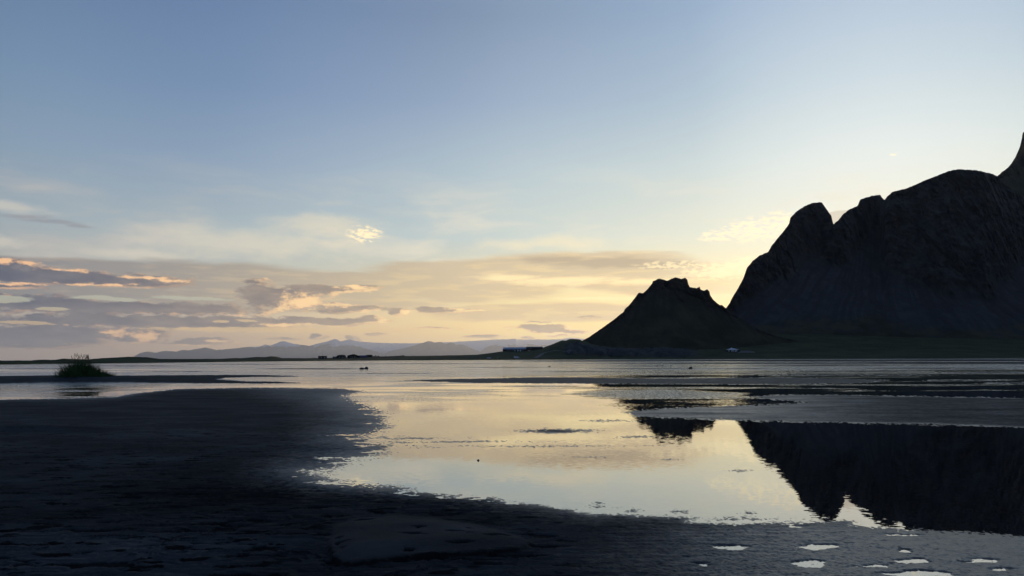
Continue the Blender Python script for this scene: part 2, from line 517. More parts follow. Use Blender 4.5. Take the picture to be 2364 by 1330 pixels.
BARS = [(1285, 995, 78, 4.5), (1710, 1086, 10, 1.6), (1740, 1184, 12, 2.4), (1571, 1180, 14, 2.2), (1368, 1163, 9, 2.2), (1450, 1178, 9, 1.8), (1695, 1193, 18, 1.6), (1690, 1198, 60, 1.4), (1370, 1170, 26, 2.2),
        (1405, 972, 40, 1.8), (1250, 1030, 90, 1.0), (1080, 1020, 60, 1.0), (960, 1012, 50, 1.2), (1330, 1054, 20, 1.0), (1000, 1032, 14, 1), (925, 1022, 14, 1.2), (1545, 1063, 10, 1.0), (1480, 1009, 26, 1.0),
        (2260, 1243, 40, 2), (2190, 1236, 50, 2), (720, 851.6, 130, 1.2), (640, 869, 60, 1.2), (1500, 851.5, 160, 1.0), (1700, 851.5, 130, 1.0), (1480, 845, 90, .9), (1900, 843, 200, 1.0), (2150, 850, 240, 1.3),
        (1650, 861.5, 170, 1.0), (2000, 857, 160, 1.1), (2280, 861, 120, 1.5), (1950, 866, 200, 1.2), (1760, 838.5, 500, 1.6), (2250, 838, 400, 2.6), (1400, 833.5, 240, 1.6), (1800, 832.5, 500, 2.0), (2300, 832, 400, 2.4),
        (2230, 878, 70, 1.2), (2340, 884, 60, 1.4), (300, 845, 160, .8), (90, 852, 90, .8), (560, 841, 160, .6), (1000, 840, 220, .6), (1150, 848, 130, .6), (900, 862, 130, .7), (1350, 858, 140, .8), (420, 858, 120, .7)]


def poly_sdf(px, py, poly, kx=0.25):
    P = np.array(poly, float); P[:, 0] *= kx
    x = px * kx; y = py
    inside = np.zeros(x.shape, bool)
    best = np.full(x.shape, 1e18)
    n = len(P)
    for i in range(n):
        ax, ay = P[i]; bx, by = P[(i + 1) % n]
        dx, dy = bx - ax, by - ay
        t = np.clip(((x - ax) * dx + (y - ay) * dy) / (dx * dx + dy * dy + 1e-12), 0, 1)
        best = np.minimum(best, (x - ax - t * dx) ** 2 + (y - ay - t * dy) ** 2)
        if ay != by:
            c = ((ay > y) != (by > y)) & (x < (bx - ax) * (y - ay) / (by - ay) + ax)
            inside ^= c
    d = np.sqrt(best)
    return np.where(inside, d, -d)


def build_flat():
    az = np.concatenate([np.radians(np.linspace(-180, -40, 30, endpoint=False)), np.radians(np.linspace(-40, 40, 700, endpoint=False)), np.radians(np.linspace(40, 180, 30, endpoint=False))])
    k = CAM_H * F
    # rings evenly spaced as seen from eye height
    r1 = 1.0 / np.linspace(1 / 4.6, 1 / 62.0, 740)
    r = np.concatenate([[0.05, 0.8, 1.6, 2.4, 3.2, 3.9], r1, np.geomspace(62.6, 1500, 140)])
    A, Rr = np.meshgrid(az, r)
    X = Rr * np.sin(A); Y = Rr * np.cos(A)
    px, py, dep = project(np.stack([X, Y, np.zeros_like(X)], -1))
    front = dep > 0.5
    px = np.where(front, px, 0.0); py = np.where(front, py, 3000.0)
    # irregular outlines
    wx = px + 26 * fbm(X * 0.9 + 5, Y * 0.9, 3, 3) * np.clip(12 / Rr, 0.15, 1.6)
    wy = py + (3.2 * fbm(X * 0.55, Y * 0.55 + 9, 4, 4) + 1.6 * fbm(X * 3.1, Y * 3.1, 3, 5)) * np.clip((py - 828) / 160, 0.1, 1.3)
    S = poly_sdf(wx, wy, NEAR_SAND)
    S2 = poly_sdf(wx, wy, LEFT_BAR)
    S3 = poly_sdf(wx, wy, MID_BAR)
    S4 = poly_sdf(wx, wy, RIGHT_BAR)
    hcap = 26 - 17 * sstep(px, 1100, 1800) * (py > 1100)
    h = np.where(S > 0, hcap * np.tanh(S / hcap), S)
    near_s = S.copy()
    bars = np.maximum(S2, np.maximum(S3, S4))
    for (bx, by, rx, ry) in BARS:
        q = (1 - np.hypot((wx - bx) / rx, (wy - by) / ry)) * ry * 1.2
        bars = np.maximum(bars, np.clip(q, -30, 30))
    h = np.maximum(h, bars)
    pool = np.full(X.shape, -99.0)
    pwx = 50 * fbm(X * 3.4, Y * 6.0, 3, 92); pwy = 8.0 * fbm(X * 3.0 + 8, Y * 5.0, 3, 93) * np.clip((py - 900) / 300, 0.2, 1)
    for (bx, by, rx, ry) in POOLS:
        q = (1 - np.hypot((wx + pwx - bx) / rx, (wy + pwy - by) / ry)) * ry * 1.5
        pool = np.maximum(pool, q)
    pool = pool - 1.5 + 5.0 * fbm(X * 5.0, Y * 10.0, 4, 91) * np.clip(pool / 4 + 1.6, 0, 1)
    k_pool = sstep(pool, -3.2, 1.0)
    h = h * (1 - k_pool) + (-5.0) * k_pool
    h = np.clip(h, -30, 30)
    amp = 0.020 + 0.0007 * Rr
    gentle = sstep(px, 380, 800) * sstep(py, 880, 920) * sstep(py, 1180, 1110) * sstep(px, 1010, 920)
    z = amp * 1.15 * np.tanh(h / (36.0 + 60.0 * gentle))
    dry = sstep(near_s, 20, 110) * (px < 1500)
    # sand relief: soft undulation, lumps, crumbs
    fade = np.clip(30 / Rr, 0.12, 1.0)
    z += 0.0030 * fbm(X * 1.7, Y * 1.7, 3, 11) * fade
    z += 0.0034 * fbm(X * 9, Y * 9, 3, 12) * fade
    crumb = fbm(X * 36, Y * 36, 2, 13)
    z += (0.0036 + 0.0030 * sstep(px, 1000, 1400)) * crumb * fade
    z += 0.0065 * fbm(X * 17, Y * 21, 3, 14, 0.65) * np.exp(-(h / (13.0 + 14 * gentle)) ** 2) * fade
    onsand = sstep(h, 4, 20 - 12 * (px > 1300))
    # little scarps and cut edges running across the near sand
    sc = fbm(X * 0.85 + 0.35 * fbm(X * 2.0, Y * 2.0, 2, 22), Y * 1.9, 4, 21)
    saw = (sc * 7.0) % 1.0
    z += onsand * 0.019 * (sstep(saw, 0.0, 0.06) - saw) * fade * (1 - 0.8 * sstep(px, 1000, 1400)) * np.clip(1.2 - Rr / 26, 0, 1)
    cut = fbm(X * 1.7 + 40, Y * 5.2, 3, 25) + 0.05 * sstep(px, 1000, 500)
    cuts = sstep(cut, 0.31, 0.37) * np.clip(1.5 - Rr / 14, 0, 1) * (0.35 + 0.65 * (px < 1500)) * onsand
    z -= np.minimum(0.034 * cuts, np.maximum(z - 0.009, 0.0))
    rip = np.sin(Y * 46 + 9 * fbm(X * 0.8, Y * 0.8, 3, 31)) * sstep(fbm(X * 0.25, Y * 0.4, 2, 32), 0.0, 0.3)
    z += onsand * 0.0045 * rip * fade * (1 - 0.6 * sstep(px, 1000, 1400))
    # smooth raised tongue of sand in the foreground, undercut on its near side
    TONGUE = [(760, 1222), (800, 1203), (900, 1194), (1000, 1198), (1090, 1212), (1160, 1230), (1215, 1248), (1236, 1266), (1200, 1280), (1130, 1290), (1060, 1294), (960, 1300), (860, 1312), (790, 1318), (765, 1300), (758, 1260)]
    st = poly_sdf(px + 10 * fbm(X * 3, Y * 3, 2, 41), py + 4 * fbm(X * 3, Y * 3 + 5, 3, 42), TONGUE, 0.5)
    front_side = sstep(py, 1235, 1285)
    lift = sstep(st, -1.0 - 9 * (1 - front_side), 2.2 + 16 * (1 - front_side)) * (0.012 + 0.024 * front_side) + 0.045 * sstep(st, -4, 34)
    smooth_in = sstep(st, 0, 8)
    z = z * (1 - smooth_in) + 0.02 * smooth_in + lift + smooth_in * (0.006 * fbm(X * 2.2, Y * 2.2, 3, 47) + 0.0022 * fbm(X * 14, Y * 14, 3, 48) + 0.0018 * crumb)
    holes = fbm(X * 3.0 + 7, Y * 6.5, 2, 45) * sstep(st, 4, 12) + 0.06
    z -= smooth_in * 0.025 * sstep(holes, 0.43, 0.48)
    # low mound with the tussock, low dark swell at the left edge
    mp = ground_at(190, 881); w = np.exp(-(((X - mp[0] - 0.6) / 4.6) ** 2) - (((Y - mp[1]) / 3.4) ** 2))
    mp2 = ground_at(-20, 880); w2 = np.exp(-(((X - mp2[0]) / 6.0) ** 2) - (((Y - mp2[1]) / 2.6) ** 2))
    z += 0.42 * w + 0.26 * w2 + 0.05 * w * fbm(X * 1.1, Y * 1.1, 3, 51)
    mp3 = ground_at(40, 995); w3 = np.exp(-(((X - mp3[0]) / 1.9) ** 2) - (((Y - mp3[1]) / 0.55) ** 2))
    z += 0.10 * w3
    # darker sand: damp low ground, plus hollows coloured for both damp and shade
    damp_shade = 0.55 + 0.9 * fbm(X * 0.35 + 3, Y * 0.7, 4, 95)
    bandd = np.exp(-(((px - 640 - 0.9 * (py - 1120)) / 420) ** 2) - (((py - 1150) / 70) ** 2))
    damp_shade = damp_shade + 0.75 * bandd - 0.45 * sstep(py, 1180, 1290) * sstep(px, 700, 300) - 0.22 * smooth_in
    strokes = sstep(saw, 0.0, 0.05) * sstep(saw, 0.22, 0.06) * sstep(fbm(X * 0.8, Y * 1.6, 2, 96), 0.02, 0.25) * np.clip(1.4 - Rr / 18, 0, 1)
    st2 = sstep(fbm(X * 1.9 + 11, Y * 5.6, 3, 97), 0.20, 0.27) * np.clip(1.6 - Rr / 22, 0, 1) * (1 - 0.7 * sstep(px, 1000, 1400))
    damp_shade = np.clip(np.maximum(0.7 * damp_shade, np.maximum(np.maximum(cuts * 1.2, strokes), st2) * (1 - smooth_in)), 0, 1)  # cuts and strokes: their shade is painted in along with the damp
    damp_shade = np.maximum(damp_shade, smooth_in * sstep(holes, 0.42, 0.48))  # shade inside the holes, put into the sand colour
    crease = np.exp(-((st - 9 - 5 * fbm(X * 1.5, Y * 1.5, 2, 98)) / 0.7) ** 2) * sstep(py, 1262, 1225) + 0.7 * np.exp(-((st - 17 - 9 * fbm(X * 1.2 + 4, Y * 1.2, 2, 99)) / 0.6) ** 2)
    damp_shade = np.maximum(damp_shade, 0.8 * crease * smooth_in)
    rimt = np.exp(-((st - 0.5) / 1.6) ** 2) * sstep(py, 1250, 1285)  # shade under the near edge, painted as a dark line
    damp_shade = np.clip(np.maximum(damp_shade, rimt), 0, 1)
    # wetness: high by the water and on the low ground at the right, low on the raised sand
    far_k = np.clip((py - 862) / 220, 0.08, 1.0)
    wet = np.exp(-np.clip(h, 0, 99) / (9.0 * far_k))
    wet = np.maximum(wet, 1.0 * sstep(px, 1050, 2050) * sstep(py, 1150, 1240))
    wet = np.maximum(wet, (0.60 + 0.22 * gentle) * np.exp(-np.clip(near_s, 0, 300) / ((30.0 + 22 * gentle) * np.maximum(far_k, gentle))) * (near_s > 0))
    wet = np.maximum(wet, 0.72 * (S4 > 0) * (0.42 + 0.58 * sstep(px, 2150, 1700)) * (1 + 0.5 * fbm(X * 0.25, Y * 1.1, 4, 62)))
    wet = np.maximum(wet, 0.40 * (S3 > 0))
    wet = np.maximum(wet, 0.12 * (S2 > 0))
    wet = wet * (1 - 0.9 * smooth_in) * (1 - np.clip(w + w2 + w3, 0, 1))
    wet = np.clip(wet + 0.12 * fbm(X * 1.2, Y * 1.2, 3, 61) * (wet > 0.05), 0, 1)
    z = np.where(Rr > 1100, np.minimum(z, -0.05), z)
    V = np.stack([X, Y, z], -1).reshape(-1, 3)
    m, T, p = material('black_sand')
    g = T.node('ShaderNodeNewGeometry'); pos = g.outputs['Position']
    wetn = T.attr('wet')
    n1 = T.noise(pos, 1.3, 5, 0.6)
    n2 = T.noise(pos, 55.0, 3, 0.6)
    c = T.mix(T.step(n1, 0.35, 0.7), (0.046, 0.046, 0.046), (0.072, 0.072, 0.071))
    c = T.mix(T.math('MULTIPLY', T.step(n2, 0.4, 0.65), 0.5), c, (0.078, 0.077, 0.075))
    c = T.mix(T.attr('damp_shade'), c, (0.009, 0.0093, 0.0096))
    c = T.mix(wetn, c, (0.012, 0.0122, 0.0125))
    T.put(p.inputs['Base Color'], c)
    film = T.math('ADD', wetn, T.math('MULTIPLY', T.math('SUBTRACT', T.noise(pos, 7.0, 4, 0.6), 0.5), 0.5), clamp=True)
    T.put(p.inputs['Roughness'], T.step(film, 0.1, 1.0, 0.85, 0.30, smooth=False))
    T.put(p.inputs['Specular IOR Level'], T.step(film, 0.15, 1.0, 0.02, 0.62))
    bmp = T.node('ShaderNodeBump')
    bmp.inputs['Strength'].default_value = 0.6
    bmp.inputs['Distance'].default_value = 0.004
    T.put(bmp.inputs['Height'], T.math('ADD', T.noise(pos, 90.0, 4, 0.65), T.noise(pos, 22.0, 3, 0.6)))
    T.link(bmp.outputs[0], p.inputs['Normal'])
    o = mesh_obj('tidal_flat', V, grid_faces(len(r), len(az), wrap=True)[:, ::-1], m, smooth=True, attrs={'wet': wet, 'damp_shade': damp_shade}, kind='structure')
    return o


flat = build_flat()

# ------------------------------------------------------------------ water
def build_water():
    m, T, p = material('shallow_water')
    g = T.node('ShaderNodeNewGeometry'); pos = g.outputs['Position']
    px, py, pz = T.sep(pos)
    r = T.vec('LENGTH', pos)
    p2 = T.xyz(px, py, 0.0)
    # breeze: the far shallows are ruffled in long bands, the near pool lies still
    bands = T.noise(T.vec('MULTIPLY', p2, (0.006, 0.055, 1.0)), 1.0, 4, 0.55, dim='2D')
    far = T.step(T.math('ADD', r, T.math('MULTIPLY', px, -0.30)), 50.0, 95.0)
    ruff = T.math('MULTIPLY', far, T.step(bands, 0.40, 0.58, 0.18, 1.0))
    patch = T.noise(T.vec('MULTIPLY', p2, (0.10, 0.28, 1.0)), 1.0, 3, 0.5, dim='2D')
    mid = T.math('MULTIPLY', T.step(r, 22.0, 44.0), T.step(patch, 0.50, 0.68, 0.0, 0.35))
    ruff = T.math('MAXIMUM', ruff, mid)
    q = T.vec('LENGTH', T.vec('MULTIPLY_ADD', p2, (1 / 3.4, 1 / 4.2, 0.0), (-6.6 / 3.4, -34.5 / 4.2, 0.0)))
    breeze = T.step(T.math('ADD', q, T.math('MULTIPLY', T.math('SUBTRACT', patch, 0.5), 1.6)), 1.25, 0.7, 0.0, 0.55)
    ruff = T.math('MAXIMUM', ruff, breeze)
    slope = T.math('MULTIPLY_ADD', ruff, 0.8, 0.0)
    calm = T.step(T.noise(T.vec('MULTIPLY', p2, (0.25, 0.5, 1.0)), 1.0, 3, 0.5, dim='2D'), 0.35, 0.7, 0.0025, 0.0075)
    slope = T.math('ADD', slope, calm)
    w = T.noise(T.vec('MULTIPLY', p2, (7.0, 13.0, 1.0)), 1.0, 3, 0.55, color=True, dim='2D')
    w2 = T.noise(T.vec('MULTIPLY', p2, (0.9, 2.2, 1.0)), 1.0, 2, 0.5, color=True, dim='2D')
    ws = T.vec('MULTIPLY_ADD', w2, (0.2, 0.2, 0.0), T.vec('MULTIPLY', w, (0.8, 0.8, 0.0)))
    ws = T.vec('SUBTRACT', ws, (0.5, 0.5, 0.0))
    sc = T.node('ShaderNodeVectorMath'); sc.operation = 'SCALE'
    T.link(ws, sc.inputs[0]); T.put(sc.inputs['Scale'], T.math('MULTIPLY', slope, 4.0))
    nrm = T.vec('NORMALIZE', T.vec('ADD', sc.outputs[0], (0.0, 0.0, 1.0)))
    T.link(nrm, p.inputs['Normal'])
    p.inputs['Base Color'].default_value = (0.006, 0.007, 0.008, 1)
    p.inputs['Roughness'].default_value = 0.015
    T.put(p.inputs['Roughness'], T.math('MULTIPLY_ADD', ruff, 0.12, 0.012))
    p.inputs['IOR'].default_value = 1.5
    p.inputs['Specular IOR Level'].default_value = 0.62
    gl = T.node('ShaderNodeBsdfGlossy'); gl.inputs['Color'].default_value = (1, 1, 1, 1)
    T.put(gl.inputs['Roughness'], T.math('MULTIPLY_ADD', ruff, 0.12, 0.012)); T.link(nrm, gl.inputs['Normal'])
    ms = T.node('ShaderNodeMixShader'); ms.inputs[0].default_value = 0.22
    T.link(p.outputs[0], ms.inputs[1]); T.link(gl.outputs[0], ms.inputs[2])
    T.link(ms.outputs[0], [q for q in T.n if q.type == 'OUTPUT_MATERIAL'][0].inputs[0])
    n = 60
    xs = np.linspace(-2600, 2600, n); ys = np.linspace(-40, 1600, n)
    X, Y = np.meshgrid(xs, ys)
    V = np.stack([X, Y, np.zeros_like(X)], -1).reshape(-1, 3)
    return mesh_obj('water', V, grid_faces(n, n), m, smooth=True, kind='structure')


water = build_water()

# ------------------------------------------------------------------ wide ground under everything
gm, gT, gp = material('far_ground')
gg = gT.node('ShaderNodeNewGeometry')
gT.put(gp.inputs['Base Color'], gT.mix(gT.noise(gg.outputs['Position'], 0.002, 5, 0.6), (0.02, 0.024, 0.018), (0.04, 0.045, 0.03)))
gp.inputs['Roughness'].default_value = 0.95; gp.inputs['Specular IOR Level'].default_value = 0.05
n = 40
gx, gy = np.meshgrid(np.linspace(-69000, 69000, n), np.linspace(-2500, 98000, n))
mesh_obj('ground', np.stack([gx, gy, np.full_like(gx, -1.6)], -1).reshape(-1, 3), grid_faces(n, n), gm, kind='structure')

# ------------------------------------------------------------------ low land behind the shore
def interp(tab, x, k=1):
    t = np.array(tab, float)
    return np.interp(x, t[:, 0], t[:, k])


SHORE = [(-900, 250), (-400, 270), (0, 300), (381, 430), (600, 620), (905, 900), (1100, 1000), (1269, 1080), (1400, 1120), (3200, 1120)]
CREST = [(-900, 832, 330), (-400, 830, 340), (-60, 830, 345), (0, 832, 350), (15, 834, 350), (38, 832, 355), (66, 833, 360), (86, 831, 370), (127, 831, 380), (145, 828, 390), (165, 828.8, 395), (203, 829.8, 420),
         (241, 826.7, 440), (297, 823.7, 480), (338, 824.7, 500), (368, 828.8, 540), (432, 828.8, 600), (508, 828.5, 680), (541, 826.7, 720), (559, 827, 740), (592, 824, 780), (612, 824.5, 800), (625, 822.5, 820),
         (638, 823.4, 830), (651, 826.8, 880), (700, 827, 1000), (760, 826.2, 1300), (800, 825.0, 1400), (862, 823.2, 1420), (892, 822.8, 1440), (930, 820.9, 1450), (938, 822, 1450), (1000, 821.2, 1430), (1050, 820.2, 1420),
         (1100, 819, 1400), (1122, 816.5, 1380), (1144, 813.5, 1350), (1158, 811.5, 1340), (1215, 810.5, 1330), (1250, 804, 1330), (1262, 799.5, 1330), (1276, 794.5, 1330), (1288, 789.5, 1340), (1298, 785.5, 1345),
         (1307, 786.5, 1345), (1314, 783, 1350), (1320, 782.5, 1350), (1338, 783.5, 1350), (1345, 787.5, 1355), (1365, 790, 1400), (1420, 797, 1420), (1500, 800, 1420), (1600, 796, 1430), (1700, 784, 1520), (1769, 772, 1600),
         (1900, 772, 1640), (2100, 777, 1620), (2364, 784, 1560), (3200, 795, 1500)]


def land_profile(px):
    S = interp(SHORE, px)
    C = interp(CREST, px, 2)
    cy = interp(CREST, px, 1)
    d = ray(px, cy)
    return S, C, d[..., 0] / d[..., 1], CAM_H + d[..., 2] / d[..., 1] * C


def build_land():
    px = np.concatenate([np.arange(-900, -40, 20.0), np.arange(-40, 2420, 2.5), np.arange(2420, 3200, 20.0)])
    S, C, tx, Hc = land_profile(px)
    s = np.concatenate([np.linspace(-0.06, 0, 3), np.linspace(0.004, 0.05, 6), np.linspace(0.06, 1.0, 70), np.linspace(1.03, 1.6, 12)])
    s = s[:, None]
    Y = S + (C - S) * s
    pw = np.interp(px, [600, 1100, 1300, 1600, 1800], [0.85, 0.9, 1.0, 1.5, 1.55])
    q = np.clip(s, 0, 1)
    Z = np.where(s <= 0, s * 25, 0.55 * np.clip(q / 0.03, 0, 1) + (Hc - 0.55) * q ** pw)
    X = tx * Y
    mid = np.clip(q * (1 - q) * 4, 0, 1)
    amp = np.interp(px, [0, 640, 1000, 1250, 1400, 1600, 1760, 2400], [0.9, 0.7, 0.7, 2.2, 4.0, 3.2, 1.8, 2.2])
    Z = Z + mid * amp * fbm(X / 45, Y / 45, 5, 71) + mid * amp * 0.3 * fbm(X / 9, Y / 9, 3, 72)
    Z = Z + (s > 0.2) * 0.25 * fbm(X / 3.2, Y / 3.2, 3, 73)
    # broken bluff of dark rock below the small peak
    rock = sstep(px, 1285, 1330) * sstep(px, 1640, 1560) * np.ones_like(q)
    rk = ridged(X / 26, Y / 40, 4, 75)
    band = sstep(q, 0.14, 0.26) * sstep(q, 0.80, 0.60)
    Z = Z + rock * band * (9.0 * sstep(rk, 0.45, 0.75) - 2)
    Z = np.where(s > 1, Hc - np.clip(s - 1.12, 0, 1) * 26 * (px < 1300), Z)
    rocky = np.clip(rock * band * 1.3 * sstep(rk, 0.35, 0.6), 0, 1)
    V = np.stack([X, Y, Z], -1).reshape(-1, 3)
    m, T, p = material('rough_pasture')
    g = T.node('ShaderNodeNewGeometry'); pos = g.outputs['Position']
    n1 = T.noise(pos, 0.02, 6, 0.6); n2 = T.noise(pos, 0.25, 5, 0.65)
    c = T.mix(T.step(n1, 0.35, 0.65), (0.030, 0.036, 0.016), (0.058, 0.064, 0.026))
    c = T.mix(T.math('MULTIPLY', T.step(n2, 0.42, 0.62), 0.5), c, (0.075, 0.070, 0.036))
    c = T.mix(T.attr('rocky'), c, T.mix(n2, (0.030, 0.030, 0.032), (0.095, 0.092, 0.088)))
    T.put(p.inputs['Base Color'], c)
    p.inputs['Roughness'].default_value = 0.95; p.inputs['Specular IOR Level'].default_value = 0.05
    bmp = T.node('ShaderNodeBump'); bmp.inputs['Strength'].default_value = 0.8; bmp.inputs['Distance'].default_value = 0.8
    T.put(bmp.inputs['Height'], n2); T.link(bmp.outputs[0], p.inputs['Normal'])
    o = mesh_obj('shore_land', V, grid_faces(len(s), len(px)), m, smooth=True, attrs={'rocky': rocky}, kind='structure')
    F4 = grid_faces(len(s), len(px))
    return o, BVHTree.FromPolygons([tuple(v) for v in V], [tuple(f) for f in F4])


land, land_bvh = build_land()


def on_land(px, py):
    d = Vector(ray(px, py))
    hit, nrm, idx, dist = land_bvh.ray_cast(Vector((0, 0, CAM_H)), d)
    return hit


def land_z(x, y):
    hit, nrm, idx, dist = land_bvh.ray_cast(Vector((x, y, 900)), Vector((0, 0, -1)))
    return hit.z if hit else 0.0


# ------------------------------------------------------------------ mountains
def smooth1(a, n):
    if n < 2:
        return a
    k = np.hanning(n + 2)[1:-1]; k /= k.sum()
    return np.convolve(np.pad(a, n, mode='edge'), k, 'same')[n:-n]


def build_mountain(name, px, ridge, foot, cliff, mat, scree_slope, cliff_slope, rows, relief, seed, jag=1.0, back=0.9, smooth_n=9, shear=0.25, lean=((0, 0.35), (1, 0.35))):
    """a massif as one surface: scree fans rising to broken cliffs, then the far side falling away"""
    ry = interp(ridge, px) + jag * fbm(px / 7.0, px * 0 + 3.3, 4, seed) * 1.3
    fy = interp(foot, px, 1); fd = smooth1(interp(foot, px, 2), 21)
    cy = np.maximum(interp(cliff, px), ry + 2.0)
    dr = ray(px, ry); er = dr[:, 2] / dr[:, 1]; tr = dr[:, 0] / dr[:, 1]
    df = ray(px, fy); ef = df[:, 2] / df[:, 1]
    dc = ray(px, cy); ec = dc[:, 2] / dc[:, 1]
    zf = CAM_H + ef * fd
    Yc = (CAM_H - zf + scree_slope * fd) / (scree_slope - ec)
    Yc = np.maximum(smooth1(Yc, smooth_n), fd + 4)
    zc = CAM_H + ec * Yc
    Yr = (CAM_H - zc + cliff_slope * Yc) / (cliff_slope - er)
    Yr = np.maximum(smooth1(Yr, smooth_n), Yc + 3)
    zr = CAM_H + er * Yr
    n0, n1, n2, n3 = rows
    t1 = np.linspace(0, 1, n1)[:, None] ** 0.9
    t2 = np.linspace(0, 1, n2 + 1)[1:, None]
    t3 = np.linspace(0, 1, n3 + 1)[1:, None]
    # scree hangs in a slightly hollow curve
    Ya = fd + (Yc - fd) * t1; Ea = ef + (ec - ef) * (t1 ** 1.12)
    Yb = Yc + (Yr - Yc) * t2; Eb = ec + (er - ec) * t2
    Za = CAM_H + Ea * Ya; Zb = CAM_H + Eb * Yb
    depth = np.maximum(zr - zf + 60, 40) / back
    Yk = Yr + depth * t3; Zk = zr - (zr - zf + 60) * t3 ** 1.15
    pre = np.stack([fd - 40, fd - 18]); prez = np.stack([zf - 28, zf - 10])
    Y = np.concatenate([pre, Ya, Yb, Yk]); Z = np.concatenate([prez, Za, Zb, Zk])
    txs = np.broadcast_to(tr, Y.shape)
    X = txs * Y
    kind = np.concatenate([np.zeros((2, 1)), 0.9 * t1 ** 2.5, 0.9 + 0.1 * t2, np.ones((n3, 1))]) * np.ones_like(Y)
    soft = np.concatenate([np.full((2, 1), -1.0), (t1 - 1) * 0.6, t2, np.full((n3, 1), 2.0)]) + 0.28 * fbm(X / 45, Z / 80, 4, seed + 50)
    cliffness = sstep(soft, -0.10, 0.22)
    # relief: flutes and ribs on the cliff, runnels on the scree, moved along the line of sight so that ribs stand out in depth
    lx = X + shear * Z
    fl = ridged(lx / 34, Z / 190 + lx / 300, 5, seed + 5, 0.55) - 0.55
    fl2 = fbm(lx / 11, Z / 26, 5, seed + 9, 0.6)
    big = fbm(lx / 120, Z / 260, 3, seed + 13)
    cdir = smooth1(interp(lean, px), 41)
    run = ridged((X - cdir * Z) / 22 + 0.6 * fbm(X / 80, Z / 60, 2, seed + 20), Z / 240, 4, seed + 21) - 0.55
    fade = np.concatenate([np.zeros((2, 1)), np.minimum(1, t1 * 4), np.ones((n2 + n3, 1))])
    crag = ridged(lx / 62 + 0.4 * fl2, Z / 75, 4, seed + 33, 0.6) - 0.5
    crag2 = np.abs(pnoise(lx / 16, Z / 40, seed + 35)) + 0.6 * np.abs(pnoise(lx / 9, Z / 11, seed + 36)) - 0.45
    ledge = ((Z / 34 + 1.5 * fbm(lx / 90, Z / 60, 3, seed + 37)) % 1.0)
    ledge = sstep(ledge, 0.0, 0.25) - ledge
    gul = np.abs(fbm(lx / 95 + 0.25 * fbm(lx / 30, Z / 50, 3, seed + 39), Z / 700, 2, seed + 38))
    gul = -sstep(gul, 0.10, 0.0)
    dY = relief * fade * (cliffness * (-20 * fl + 9 * fl2 + 28 * big - 30 * crag - 8 * crag2 - 5 * ledge - 26 * gul) + (1 - cliffness) * (4.5 * run * sstep(fbm(X / 70, Z / 70, 3, seed + 40), -0.25, 0.3) + 3.0 * fl2 + 14 * big))
    sc = 1 + dY / Y
    X = X * sc; Y = Y * sc; Z = CAM_H + (Z - CAM_H) * sc
    V = np.stack([X, Y, Z], -1).reshape(-1, 3)
    rn = np.clip(0.5 + run, 0, 1)
    return mesh_obj(name, V, grid_faces(Y.shape[0], Y.shape[1]), mat, smooth=True, attrs={'cliff': cliffness, 'runnel': rn, 'rise': kind}, kind='structure')


def rock_material(name, cliff_a, cliff_b, scree_a, scree_b, green):
    m, T, p = material(name)
    g = T.node('ShaderNodeNewGeometry'); pos = g.outputs['Position']
    x, y, z = T.sep(pos)
    st = T.xyz(T.math('MULTIPLY_ADD', z, 0.3, x), y, T.math('MULTIPLY', z, 0.5))
    n1 = T.noise(st, 0.03, 7, 0.65)
    n2 = T.noise(pos, 0.11, 6, 0.65)
    cl = T.mix(T.step(n1, 0.32, 0.68), cliff_a, cliff_b)
    cl = T.mix(T.math('MULTIPLY', T.step(n2, 0.55, 0.7), 0.5), cl, tuple(k * 1.7 for k in cliff_b))
    sr = T.mix(T.math('MULTIPLY', T.step(T.attr('runnel'), 0.2, 0.9), T.step(n1, 0.35, 0.65)), scree_a, scree_b)
    sr = T.mix(T.math('MULTIPLY', T.step(n2, 0.45, 0.75), 0.25), sr, tuple(k * 1.5 for k in scree_b))
    c = T.mix(T.attr('cliff'), sr, cl)
    # grass creeping up the lowest slope and onto the rounded tops
    gr = T.math('MULTIPLY', T.step(T.attr('rise'), green, 0.0), T.step(n1, 0.30, 0.60))
    c = T.mix(gr, c, T.mix(T.step(T.noise(pos, 0.014, 5, 0.6), 0.40, 0.62), (0.024, 0.028, 0.013), (0.058, 0.056, 0.028)))
    T.put(p.inputs['Base Color'], c)
    p.inputs['Roughness'].default_value = 0.95; p.inputs['Specular IOR Level'].default_value = 0.04
    bmp = T.node('ShaderNodeBump'); bmp.inputs['Strength'].default_value = 0.9; bmp.inputs['Distance'].default_value = 3.0
    T.put(bmp.inputs['Height'], T.math('ADD', n2, T.math('MULTIPLY', T.noise(pos, 0.4, 5, 0.65), 0.5)))
    T.link(bmp.outputs[0], p.inputs['Normal'])
    return m


BIG_RIDGE = [(1600, 770), (1640, 745), (1672, 718), (1684, 700), (1691, 686), (1705, 664), (1717, 641), (1724, 619), (1739, 601), (1755, 589), (1773, 582), (1781, 568), (1794, 552), (1809, 534), (1822, 516), (1824.5, 503), (1839, 488), (1857, 476),
             (1874, 469), (1897, 467), (1903, 475), (1912, 488), (1919, 498), (1924, 518), (1935, 509), (1944, 497), (1958, 485), (1980, 475), (1986, 461), (2002, 455), (2019, 451), (2032, 449), (2036, 457), (2042, 461.5),
             (2050, 452), (2060, 443), (2096, 434), (2133, 417.5), (2166, 404.6), (2190, 395), (2211, 390.6), (2253, 393), (2285, 400), (2302, 406), (2312, 421), (2339, 439), (2364, 457), (2450, 520), (2560, 500), (2700, 560), (3000, 660)]
BIG_FOOT = [(1600, 776, 1720), (1690, 772, 1700), (1765, 768, 1660), (1900, 770, 1640), (2100, 776, 1610), (2364, 783, 1560), (3000, 795, 1500)]
